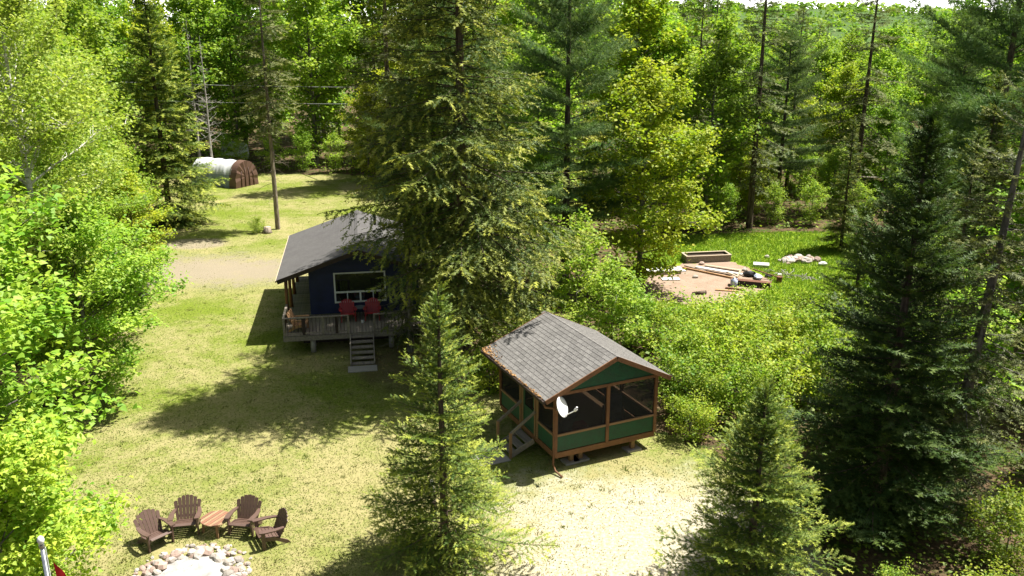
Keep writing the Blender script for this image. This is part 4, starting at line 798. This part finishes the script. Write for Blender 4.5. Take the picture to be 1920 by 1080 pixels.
for ring, (rad, s, n) in enumerate(((.92, .17, 20), (1.09, .14, 32), (1.25, .105, 44), (1.39, .08, 46), (1.49, .055, 40))):
    for k in range(n):
        a = 2 * math.pi * k / n + r.uniform(-.1, .1); rr_ = rad + r.uniform(-.08, .08); sp.append((rr_ * math.cos(a) * 1.02, rr_ * math.sin(a) * .95, s * r.uniform(.7, 1.3)))
stones(pit, 'stone', sp, 3)
b = MB(); n = 28; V = [(0, 0, .07)] + [(.55 * math.cos(6.2832 * k / n), .55 * math.sin(6.2832 * k / n), .06 + r.uniform(-.012, .012)) for k in range(n)] + [(1.06 * math.cos(6.2832 * k / n), 1.0 * math.sin(6.2832 * k / n), .02) for k in range(n)]
b.add(V, [(0, 1 + k, 1 + (k + 1) % n) for k in range(n)] + [(1 + k, 1 + n + k, 1 + n + (k + 1) % n, 1 + (k + 1) % n) for k in range(n)]); b.build('ash_bed', 'pit_sand', pit, True)
# ------------------------------------------------------------------ the screened porch
PO_, PYAW = (1.382, 25.541, 0), .439
porch = empty('screened_porch', PO_, PYAW, 'green and brown screened porch with grey shingle gable roof on short piers', 'porch')
PW, PL, PB, PE, PRZ, PRX = 3.78, 4.16, .454, 2.632, 3.675, 2.104; OF, OS, OB = .18, .45, .60; PFL = PB + .17
def pz(i): return PE + (PRZ - PE) * ((i + OS) / (PRX + OS) if i < PRX else (PW + OS - i) / (PW + OS - PRX))
fl = box('floor', 'raw_wood', porch, .02, PW - .02, .02, PL - .02, PB + .02, PFL - .01)
for a, b in (((0, 0), (PW, 0)), ((PW, 0), (PW, PL)), ((PW, PL), (0, PL)), ((0, PL), (0, 0))): beam('sill_beam', 'brown_trim', porch, (*a, PB + .085), (*b, PB + .085), .06, .19)
HZ = pz(0) - .10
def post(x, y, w=.11, mat='raw_wood', z1=None): return box('post', mat, porch, x - w / 2, x + w / 2, y - w / 2, y + w / 2, PFL - .02, z1 or HZ)
for x, y in ((.0, .0), (PW / 2 + .03, .0), (PW, .0), (PW, PL / 2), (PW, PL), (PW / 2, PL), (0, PL)): post(x, y, mat='brown_trim')
for y in (1.22, 1.40, 2.34, 2.52): post(0, y, .085)
RH = PFL + .62                                        # sill height of the screens
for a, b in (((.05, 0), (PW / 2 - .03, 0)), ((PW / 2 + .09, 0), (PW - .05, 0)), ((PW, .05), (PW, PL / 2 - .05)), ((PW, PL / 2 + .05), (PW, PL - .05)), ((0, .05), (0, 1.18)), ((0, 2.56), (0, PL - .05)), ((.05, PL), (PW - .05, PL))):
    beam('screen_rail', 'raw_wood', porch, (*a, RH), (*b, RH), .10, .07); d = (Vector((*b, 0)) - Vector((*a, 0))).normalized()
    beam('green_panel', 'green_paint', porch, (*a, (PFL + RH) / 2 - .01), (*b, (PFL + RH) / 2 - .01), .03, RH - PFL - .10)
    beam('screen', 'screen', porch, (*a, (RH + HZ) / 2), (*b, (RH + HZ) / 2), .006, HZ - RH - .08)
for a, b in (((.05, 0), (PW - .05, 0)), ((PW, .05), (PW, PL - .05)), ((0, .05), (0, PL - .05)), ((.05, PL), (PW - .05, PL))): beam('header', 'brown_trim', porch, (*a, HZ - .05), (*b, HZ - .05), .085, .10)
for y, nm in ((.0, 'front'), (PL, 'back')):
    MB().prism([(0.02, HZ), (PW - .02, HZ), (PW - .02, pz(PW) - .06), (PRX, PRZ - .08), (.02, pz(0) - .06)], .04, Matrix.Translation((0, y, 0)) @ rot_m('X', R(90))).build('gable_panel', 'green_paint', porch)
proof = empty('roof', (0, 0, 0)); proof.parent = porch
for x0 in (-OS, PW + OS):
    MB().add([(x0, -OF, PE - .05), (PRX, -OF, PRZ - .05), (PRX, PL + OB, PRZ - .05), (x0, PL + OB, PE - .05), (x0, -OF, PE - .012), (PRX, -OF, PRZ - .012), (PRX, PL + OB, PRZ - .012), (x0, PL + OB, PE - .012)], [(0, 1, 2, 3), (4, 7, 6, 5), (0, 4, 5, 1), (3, 2, 6, 7), (0, 3, 7, 4), (1, 5, 6, 2)]).build('roof_deck', 'raw_wood', proof)
    for y in (-OF - .02, PL + OB + .02): beam('fascia', 'brown_trim', proof, (x0, y, PE - .07), (PRX + (.012 if x0 > 0 else -.012), y, PRZ - .07), .035, .15)
def shingle_slope(x0, indiv):
    run = abs(PRX - x0); ang = math.atan2(PRZ - PE, run); slen = math.hypot(run, PRZ - PE); nr = 17; ex = slen / nr; tw = .33
    sg = 1 if x0 < PRX else -1; L = PL + OF + OB + .06
    me = MB().add([(-.02, -tw / 2 + .004, .004), (-.02, tw / 2 - .004, .004), (ex + .03, tw / 2 - .004, .001), (ex + .03, -tw / 2 + .004, .001), (-.02, -tw / 2 + .004, .018), (-.02, tw / 2 - .004, .018), (ex + .03, tw / 2 - .004, .006), (ex + .03, -tw / 2 + .004, .006)], [(3, 2, 1, 0), (4, 5, 6, 7), (0, 1, 5, 4), (2, 3, 7, 6), (1, 2, 6, 5), (3, 0, 4, 7)]).mesh('shingle', 'shingle') if indiv else None
    allm = MB()
    for k in range(nr):
        off = (k % 2) * tw / 2; y = -OF - .03 + tw / 2 - off
        while y < PL + OB + .03 + tw / 2 - .01:
            yc = min(max(y, -OF - .03 + tw / 2), PL + OB + .03 - tw / 2); d = k * ex
            loc = Vector((x0 + sg * d * math.cos(ang), yc, PE + d * math.sin(ang) - .008 + (.0015 if yc != y else 0)))
            M4 = Matrix.Translation(loc) @ (rot_m('Y', -ang) if sg > 0 else rot_m('Z', math.pi) @ rot_m('Y', -ang))
            if indiv: o = meshobj('shingle', me, proof); o.matrix_local = M4
            else: allm.box(-.02, ex + .03, -tw / 2 + .004, tw / 2 - .004, .004, .012, M4)
            y += tw
    if not indiv: tag(allm.build('shingle_field', 'shingle', proof), kind='stuff')
shingle_slope(-OS, True); shingle_slope(PW + OS, False)
y = -OF - .03
while y < PL + OB:
    MB().add([(PRX - .14, y, PRZ - .045), (PRX, y, PRZ + .016), (PRX, y + .33, PRZ + .010), (PRX - .14, y + .33, PRZ - .051), (PRX + .14, y, PRZ - .045), (PRX + .14, y + .33, PRZ - .051)], [(0, 1, 2, 3), (1, 4, 5, 2)]).build('ridge_shingle', 'shingle', proof); y += .30
beam('gutter', 'dark_trim', porch, (-OS - .05, -OF, PE - .075), (-OS - .05, PL + OB, PE - .075), .10, .09)
MB().tube([(-OS - .05, -OF + .05, PE - .12), (-OS + .02, -OF + .05, PE - .26), (-.12, -.10, PE - .36), (-.11, -.10, PE - .5), (-.11, -.10, .28), (-.09, -.22, .12), (-.02, -.55, .05)], .035, 8).build('downspout', 'brown_trim', porch, True)
for x, y in ((3.05, .18), (.75, .3), (1.1, .32), (3.05, 3.6), (.7, 3.6)):
    pr = box('pier', 'raw_wood', porch, x - .07, x + .07, y - .07, y + .07, .07, PB); box('pad', 'concrete', pr, x - .27, x + .27, y - .20, y + .20, -.02, .075)
# porch door bay and stairs on the left side
dr = empty('door', (0, 0, 0)); dr.parent = porch
for a in ((1.45, 1.54), (2.20, 2.29)): box('stile', 'green_paint', dr, -.02, .02, a[0], a[1], PFL, HZ - .12)
for z in (PFL + .02, PFL + .72, HZ - .24): box('cross_rail', 'green_paint', dr, -.018, .018, 1.54, 2.20, z, z + .1)
box('kick_panel', 'green_paint', dr, -.01, .01, 1.54, 2.20, PFL + .12, PFL + .72); box('door_screen', 'screen', dr, -.003, .003, 1.54, 2.20, PFL + .82, HZ - .24); MB().tube([(-.02, 1.5, PFL + .95), (-.07, 1.5, PFL + .95)], .025, 8).build('handle', 'black', dr)
pst = empty('stairs', (0, 0, 0)); pst.parent = porch
for k in range(3): box('tread', 'grey_wood', pst, -.36 - k * .27, -.08 - k * .27, 1.42, 2.32, PFL - .17 * (k + 1) - .04, PFL - .17 * (k + 1))
for y in (1.40, 2.34): beam('stringer', 'grey_wood', pst, (-.06, y, PFL - .18), (-.95, y, .06), .04, .18)
for y in (1.36, 2.38):
    box('newel_post', 'raw_wood', pst, -.98, -.90, y - .04, y + .04, 0, .92); beam('handrail', 'grey_wood', pst, (-.94, y, .90), (-.03, y, 1.52), .05, .09)
o = box('patio_slab', 'concrete', None, -2.1, -1.0, 1.2, 2.6, -.02, .03); o.matrix_world = Matrix.Translation(PO_) @ rot_m('Z', PYAW); tag(o, 'square concrete slab at the foot of the porch stairs', 'slab')
pm = Matrix.Translation(PO_) @ rot_m('Z', PYAW)
# rafters seen through the screens
for y in (1.0, 2.1, 3.2):
    beam('tie_beam', 'pale_wood', porch, (.06, y, HZ - .04), (PW - .06, y, HZ - .04), .04, .12)
def padded_chair(name, x, y, rz, label):
    t = empty(name, pm @ Vector((x, y, PFL)), PYAW + rz, label, 'chair')
    box('seat_cushion', 'cushion', t, -.30, .30, -.30, .30, .32, .44); MB().box(-.30, .30, -.06, .06, 0, .62, Matrix.Translation((0, .28, .42)) @ rot_m('X', R(-20))).build('back_cushion', 'cushion', t)
    for s in (-1, 1):
        beam('arm', 'grey_wood', t, (s * .34, -.30, .58), (s * .34, .34, .58), .06, .035)
        for q in (-1, 1): beam('leg', 'grey_wood', t, (s * .34, q * .27, 0), (s * .34, q * .27, .57), .04, .04)
    box('frame', 'grey_wood', t, -.32, .32, -.30, .30, .27, .315)
padded_chair('padded_chair', 2.75, .95, R(-30), 'grey padded chair inside the porch behind the right screen')
padded_chair('padded_chair', .55, .85, R(200), 'grey padded chair inside the porch behind the left screen')
t = empty('cushion_stack', pm @ Vector((1.25, .75, PFL)), PYAW, 'red cushion on a low bench inside the porch', 'cushion')
box('bench', 'grey_wood', t, -.35, .35, -.2, .2, .3, .36); [box('leg', 'grey_wood', t, a - .03, a + .03, b_ - .03, b_ + .03, 0, .3) for a in (-.3, .3) for b_ in (-.15, .15)]
MB().box(-.28, .28, -.17, .17, .36, .47).build('red_cushion', 'red_cloth', t)
# satellite dish on the corner post
dq = pm @ Vector((.03, -.30, 2.36)); dish = empty('satellite_dish', dq, 0, 'white satellite dish on the front left corner of the porch', 'satellite dish')
nrm = Vector((.74, -.42, .36)).normalized(); Q = nrm.to_track_quat('Z', 'Y').to_matrix().to_4x4()
b = MB(); V = []; F = []; nr_, ns_ = 5, 26
for j in range(nr_ + 1):
    for i in range(ns_): rr_ = .32 * j / nr_; a = 6.28318 * i / ns_; V.append(Q @ Vector((rr_ * math.cos(a) * .92, rr_ * math.sin(a) * 1.06, .55 * rr_ * rr_)))
for j in range(nr_):
    for i in range(ns_): F.append((j * ns_ + i, j * ns_ + (i + 1) % ns_, (j + 1) * ns_ + (i + 1) % ns_, (j + 1) * ns_ + i))
nV = len(V); V += [v - nrm * .012 for v in V]; F += [tuple(nV + q for q in f[::-1]) for f in F]; F += [(nr_ * ns_ + i, nr_ * ns_ + (i + 1) % ns_, nV + nr_ * ns_ + (i + 1) % ns_, nV + nr_ * ns_ + i) for i in range(ns_)]
b.add(V, F).build('reflector', 'dish', dish, True)
lo = Q @ Vector((0, -.30, .05)); lo = min((Q @ Vector((.31 * math.cos(a), .31 * math.sin(a), .05)) for a in np.linspace(0, 6.28, 40)), key=lambda v: v.z)
tip = nrm * .44 + lo * .62
MB().tube([lo * .9, tip], .018, 6).build('feed_arm', 'dish', dish); MB().tube([tip - nrm * .03, tip + nrm * .02 + Vector((0, 0, .05)), tip + nrm * .05 + Vector((0, 0, .11))], [.045, .05, .03], 8).build('receiver', 'dish', dish)
MB().tube([-nrm * .012, -nrm * .14, (pm @ Vector((.02, -.05, 2.15))) - dq], .025, 8).build('mount', 'steel', dish)
# dead leaves caught on the porch gutter and back corner
rng = np.random.default_rng(8); N = 330; jj = rng.uniform(-.1, PL + OB, N); bk = rng.uniform(0, 1, N) < .45; jj[bk] = PL + OB - np.abs(rng.normal(0, .45, bk.sum())); ii = -OS - .05 + np.abs(rng.normal(0, .025, N)); ii[bk] += np.abs(rng.normal(0, .16, bk.sum()))
jj = np.clip(jj, -.15, PL + OB)
P3 = np.array([pm @ Vector((float(a), float(b_), PE + max(0, a + OS) * (PRZ - PE) / (PRX + OS) + .02)) for a, b_ in zip(ii, jj)])
az = rng.uniform(0, 6.28, N); v, f, t_ = stamp(*LEAF, P3, np.stack([np.cos(az), np.sin(az), rng.normal(0, .3, N)], -1), np.array([0, 0, 1.]) + rng.normal(0, .5, (N, 3)), rng.uniform(.05, .10, N), rng.uniform(0, 1, N))
tag(meshobj('dead_leaves', trimesh('dead_leaves', v, f, ['litter'], t_)), 'orange dead leaves caught along the porch gutter and back corner', 'leaves', kind='stuff')
# ------------------------------------------------------------------ flagpole
fp = empty('flagpole', (-6.12, 9.97, 0), 0, 'silver flagpole with a red and white flag at the lower left corner', 'flagpole')
MB().tube([(0, 0, 0), (0, 0, 7.42)], [.034, .026], 12).build('pole', 'steel', fp, True)
MB().tube([(0, 0, 7.42), (.0, 0, 7.46)], [.036, .036], 12).build('truck', 'steel', fp); b = MB(); b.tube([(0, 0, 7.46), (0, 0, 7.49), (0, 0, 7.53), (0, 0, 7.57), (0, 0, 7.59)], [.012, .036, .045, .034, .006], 12).build('finial_ball', 'white_paint', fp, True)
MB().tube([(.05, -.01, 7.43), (.06, -.02, 4.0), (.05, -.01, 1.2)], .006, 5).build('halyard', 'white_paint', fp)
fl_ = empty('flag', (.06, 0, 7.2)); fl_.parent = fp
def flag_strip(u0, u1, mat):
    V = []; F = []; nu, nv = 8, 10
    for j in range(nv + 1):
        for i in range(nu + 1):
            u = u0 + (u1 - u0) * i / nu; w = j / nv; hang = u * 1.25
            V.append((.05 + u * .34 + .05 * math.sin(u * 9 + w), .09 * math.sin(u * 11 + w * 2.0) * min(1, u * 3), -w * .85 - hang))
    for j in range(nv):
        for i in range(nu): a = j * (nu + 1) + i; F.append((a, a + 1, a + nu + 2, a + nu + 1))
    n = len(V); V += [(x, y + .004, z) for x, y, z in V]; F += [tuple(n + q for q in f[::-1]) for f in F]
    MB().add(V, F).build('red_band' if mat == 'flag_red' else 'white_band', mat, fl_, True)
flag_strip(0, .25, 'flag_red'); flag_strip(.25, .75, 'flag_white'); flag_strip(.75, 1.0, 'flag_red')
# ------------------------------------------------------------------ tarp shelter
ts = empty('tarp_shelter', (-23.9, 76.6, 0), R(-27), 'arched storage shelter with white tarp and brown end panel at the forest edge', 'shelter')
ts.scale = (.88,) * 3
def arch(u, k=1.0): a = math.pi * u; return (-1.55 * math.cos(a) * k, 2.5 * math.sin(a) ** .72 * k)
def tarp(name, u0, u1, x0, x1, mat, nu=26, nx_=26, off=.0, wr=.06):
    V = []; F = []; r = np.random.default_rng(6)
    ph = r.uniform(0, 6.28, 4)
    for i in range(nx_ + 1):
        for j in range(nu + 1):
            u = u0 + (u1 - u0) * j / nu; x = x0 + (x1 - x0) * i / nx_; y, z = arch(u, 1 + off); lowf = max(0, abs(u - .5) * 2 - .35)
            w = wr * lowf * (math.sin(x * 6 + ph[0] + 2 * math.sin(u * 9)) + .6 * math.sin(x * 13 + ph[1] + u * 11)) + .04 * math.sin(x * 4.2) * (1 - lowf)
            V.append((x, y * (1 + w), max(z * (1 + w * .4), .01)))
    for i in range(nx_):
        for j in range(nu): a = i * (nu + 1) + j; F.append((a, a + 1, a + nu + 2, a + nu + 1))
    MB().add(V, F).build(name, mat, ts, True)
# local x runs along the shelter, its brown end faces +x
tarp('white_tarp', .13, .87, -5.0, .30, 'tarp', nx_=60); tarp('grey_skirt', .0, .16, -5.0, .25, 'tarp_grey', nu=6, nx_=60); tarp('grey_skirt', .84, 1.0, -5.0, .25, 'tarp_grey', nu=6, nx_=60)
n = 24; V = [(1.0 + .05 * math.sin(k * 2.1), arch(k / n)[0] * 1.02, max(arch(k / n)[1] * 1.02, 0)) for k in range(n + 1)]; V2 = [(.15, arch(k / n)[0] * 1.03, max(arch(k / n)[1] * 1.03, 0)) for k in range(n + 1)]
c0 = [(1.03, 0, 1.0)]; b = MB(); b.add(V + V2 + c0, [(n, 0, 2 * n + 2)] + [(k, k + 1, 2 * n + 2) for k in range(n)] + [(k, n + 1 + k, n + 2 + k, k + 1) for k in range(n)]); b.build('end_panel', 'brown_cloth', ts)
for k in (-.62, -.2, .25, .7): MB().tube([(1.05, k * 1.3, .02), (1.07, k * 1.25, 1.0), (1.04, k * 1.1, 2.1 - abs(k) * .8)], .035, 5).build('fold', 'brown_cloth', ts, True)
for x in (-5.0, -2.5, .2): MB().tube([(x, *arch(k / 12, .97)) for k in range(13)], .03, 6).build('hoop', 'steel', ts)
# ------------------------------------------------------------------ white trailer glimpsed behind the shelter
wt = empty('white_trailer', (-28.3, 90.0, 0), R(-35), 'small white trailer glimpsed through leaves behind the tarp shelter', 'trailer')
wt.scale = (.6,) * 3
MB().prism([(-2.2, .6), (2.0, .6), (2.4, 1.4), (2.2, 2.9), (1.6, 3.2), (-1.8, 3.2), (-2.3, 2.6)], 2.1, rot_m('X', R(90)) @ Matrix.Identity(4)).build('body', 'white_paint', wt)
MB().prism([(-2.15, .75), (2.05, .75), (2.2, 1.15), (-2.15, 1.15)], 2.12, rot_m('X', R(90))).build('stripe', 'rust', wt)
box('window', 'glass', wt, -.6, .8, -1.07, -1.055, 1.9, 2.5)
for s in (-1, 1): MB().tube([(.1, s * .95, .33), (.1, s * 1.1, .33)], .33, 16).build('wheel', 'black', wt)
# ------------------------------------------------------------------ low plank shelter at the right edge of the clearing
ps = empty('plank_shelter', (29.6, 71.5, 0), R(-14), 'low weathered plank-topped shelter half hidden in the trees', 'shelter')
for k in range(9): beam('plank', 'grey_wood', ps, (-2.4, -.9 + k * .22, 1.75 - k * .035), (2.4, -.9 + k * .22, 1.75 - k * .035 + .02), .20, .04)
for x in (-2.1, 2.1):
    for y in (-.8, .75): box('post', 'bark', ps, x - .06, x + .06, y - .06, y + .06, 0, 1.45)
box('back_board', 'black', ps, -2.1, 2.1, -.72, -.68, .2, 1.5)
# ------------------------------------------------------------------ power lines behind the shelter
for k, (za, zb) in enumerate(((8.9, 8.0), (7.3, 6.5))):
    pts = [(-44 + 46 * t, 82 + 3 * t, za + (zb - za) * t - 1.1 * 4 * t * (1 - t) * .4) for t in np.linspace(0, 1, 14)]
    tag(MB().tube(pts, .016, 4).build('power_line', 'wire'), ('upper' if k == 0 else 'lower') + ' of two thin wires strung through the trees behind the shelter', 'wire')
# ------------------------------------------------------------------ stump and plant at the bare trunk
sp_ = empty('tree_stump', (-16.75, 58.7, 0), 0, 'pale cut stump at the foot of the bare-trunked spruce', 'stump')
MB().tube([(0, 0, -.02), (.02, 0, .15), (.03, .01, .42)], [.42, .27, .24], 11).build('bark_side', 'bark_pale', sp_, True); MB().tube([(.03, .01, .421), (.03, .01, .428)], .235, 11).build('cut_face', 'pale_wood', sp_)
plant('shrub_a', 'weed_clump', -17.4, 58.6, 'small green bush beside the pale stump', 'shrub', s=.42, rz=.4, parts=('stem', 'foliage'))
bp = empty('birch_post', (-2.30, 22.7, 0), 0, 'white mottled birch pole glimpsed through the young spruce on the lawn', 'pole')
MB().tube([(0, 0, 0), (.01, 0, .5), (.0, 0, .62)], [.10, .095, .09], 10).build('dark_base', 'bark', bp, True); MB().tube([(0, 0, .62), (-.03, .0, 1.1), (-.05, 0, 1.25)], [.085, .075, .06], 10).build('white_top', 'birch_bark', bp, True)
# ------------------------------------------------------------------ things on and around the sand patch
pl = empty('timber_planter', (11.75, 51.5, 0), R(9), 'long grey timber planter box at the back of the sand patch', 'planter')
for s in (-1, 1): beam('side_board', 'grey_wood', pl, (-1.35, s * .45, .2), (1.35, s * .45, .2), .07, .40); beam('end_board', 'grey_wood', pl, (s * 1.36, -.48, .2), (s * 1.36, .48, .2), .07, .40)
box('soil', 'soil', pl, -1.3, 1.3, -.4, .4, .02, .30)
for s in (-1, 1): beam('cap_rail', 'pale_wood', pl, (-1.42, s * .45, .42), (1.42, s * .45, .42), .13, .035); beam('cap_rail', 'pale_wood', pl, (s * 1.36, -.38, .423), (s * 1.36, .38, .423), .13, .035)
def plank(x, y, ang, L, w, h, mat, label, z=.012, cat='plank', tilt=0):
    o = MB().box(-L / 2, L / 2, -w / 2, w / 2, 0, h).build('plank', mat); o.location = (x, y, z); o.rotation_euler = (0, tilt, ang); tag(o, label, cat, 'lumber on the sand patch')
plank(11.35, 48.5, R(-42), 3.6, .11, .10, 'tan_wood', 'longest tan beam lying diagonally across the sand')
plank(10.7, 49.6, R(-50), 1.5, .09, .06, 'grey_wood', 'short grey stick touching the far end of the diagonal beam')
for k, (x, y, a, L, w) in enumerate(((11.9, 49.3, -34, 2.6, .30), (12.2, 49.0, -36, 2.4, .26), (12.35, 49.55, -32, 2.2, .22), (11.7, 48.95, -38, 2.3, .24))):
    plank(x, y, R(a), L, w, .03, 'white_sheet' if k % 2 else 'pale_wood', ['widest pale board of the pile beside the diagonal beam', 'white board lying next to the widest pale board', 'farthest pale board of the pile near the planter', 'white board of the pile closest to the diagonal beam'][k], .012 + k * .034)
plank(12.75, 47.7, R(62), 1.3, .09, .05, 'pale_wood', 'short pale board propped across the end of the lumber pile', .14, tilt=R(-14))
plank(12.5, 47.9, R(-70), 1.1, .12, .04, 'pale_wood', 'short pale board under the propped board', .15)
plank(11.55, 45.2, R(-14), 1.2, .16, .06, 'tan_wood', 'tan board in the sand in front of the blue and white jug'); plank(12.0, 45.5, R(-20), .9, .12, .08, 'rust', 'rusty brown board just behind the tan board')
plank(12.5, 43.9, R(-40), 1.9, .40, .035, 'pale_wood', 'wide pale board half covered by the thicket')
plank(8.7, 48.4, R(10), 2.0, .18, .20, 'grey_wood', 'grey timber in front of the white foam sheets')
for k, (x, y, a, L, w, z) in enumerate(((8.9, 49.2, 12, 2.2, 1.0, .02), (8.4, 49.0, 2, 1.5, .8, .075), (8.9, 47.4, 5, 1.0, .5, .015))):
    o = MB().box(-L / 2, L / 2, -w / 2, w / 2, 0, .05).build('foam_sheet', 'white_sheet'); o.location = (x, y, z); o.rotation_euler = (0, 0, R(a)); tag(o, ['large white foam sheet at the left end of the sand patch', 'smaller white foam sheet lying on the large one', 'white foam scrap in front of the grey timber'][k], 'foam sheet', 'foam sheets')
sb = empty('black_bin', (13.05, 46.1, 0), R(-20), 'long low black box lying on the sand beside the jug', 'box')
box('body', 'black', sb, -1.05, 1.05, -.16, .16, .012, .30); MB().box(-1.08, 1.08, -.19, .19, .302, .33).build('lid', 'rust', sb)
jg = empty('jug', (12.15, 46.15, .012), 0, 'blue and white plastic jug in front of the long black box', 'jug')
MB().tube([(0, 0, 0), (0, 0, .05), (0, 0, .30), (0, 0, .40), (0, 0, .46)], [.15, .2, .2, .1, .05], 12).build('body', 'blue', jg, True); MB().tube([(.06, 0, .42), (.17, 0, .42), (.2, 0, .28)], .022, 6).build('handle', 'blue', jg); MB().tube([(0, 0, .46), (0, 0, .50)], .05, 10).build('cap', 'white_paint', jg)
def lumpy(name, mat, x, y, s, label, cat, seed):
    o = meshobj(name, rock_mesh(seed, mat)); o.location = (x, y, s * .35); o.scale = (s, s * .8, s * .7); o.rotation_euler = (0, 0, seed); tag(o, label, cat); return o
lumpy('black_bag', 'black', 13.55, 48.0, .42, 'crumpled black bag at the right side of the sand patch', 'bag', 31)
lumpy('black_bag', 'black', 14.55, 47.9, .26, 'smaller black bag right of the crumpled bag', 'bag', 35)
lumpy('grey_sack', 'blue', 13.85, 47.5, .34, 'pale blue and white sack in front of the black bags', 'sack', 33)
plank(14.2, 47.6, R(-38), 1.5, .06, .05, 'rust', 'thin dark rod leaning over the pale sack', .32, 'rod', R(8))
bk = empty('rusty_bucket', (14.85, 46.9, .012), 0, 'small rusty bucket at the right edge of the sand', 'bucket')
MB().tube([(0, 0, 0), (0, 0, .32)], [.14, .18], 12).build('body', 'rust', bk); MB().tube([(-.18, 0, .31), (-.1, 0, .46), (.1, 0, .46), (.18, 0, .31)], .012, 5).build('handle', 'steel', bk)
lumpy('field_stone', 'stone', 10.35, 47.75, .19, 'round grey stone left of the diagonal beam', 'stone', 41); lumpy('field_stone', 'stone_red', 11.3, 50.6, .22, 'brown stone just in front of the planter', 'stone', 42); lumpy('field_stone', 'stone', 13.5, 49.2, .20, 'grey stone at the far right edge of the sand', 'stone', 43)
lg = empty('short_log', (10.0, 44.6, .10), R(8), 'short dark log with cut end lying on the sand', 'log'); MB().tube([(-.45, 0, 0), (.3, 0, .02)], [.05, .12], 9).build('bark_side', 'bark', lg, True); MB().tube([(.3, 0, .02), (.31, 0, .02)], .11, 9).build('cut_face', 'rust', lg)
o = box('white_slab', 'white_sheet', None, -.45, .45, -.32, .32, .006, .16); o.location = (14.75, 50.2, 0); o.rotation_euler = (0, 0, R(-15)); tag(o, 'flat white slab lying in the green grass', 'slab')
rp = empty('rock_pile', (17.1, 51.4, 0), 0, 'low pile of pale rocks in the grass at the right of the clearing', 'rock pile'); r = random.Random(21)
stones(rp, 'rock', [(r.gauss(0, .62), r.gauss(0, .33), r.uniform(.14, .30)) for _ in range(46)], 6)
lumpy('white_rock', 'white_sheet', 18.4, 50.3, .30, 'single whitish rock at the right end of the rock pile', 'rock', 44)
ap = empty('ash_heap', (15.9, 48.0, 0), R(-35), 'thin grey heap of brush and ash in the grass', 'brush heap'); b = MB(); r = random.Random(22)
for k in range(60): x, y = r.gauss(0, .7), r.gauss(0, .25); a = r.uniform(0, 6.28); b.beam((x, y, r.uniform(.02, .12)), (x + .4 * math.cos(a), y + .4 * math.sin(a), r.uniform(.02, .22)), .02, .02)
tag(b.build('twigs', 'dead_wood', ap), kind='stuff')
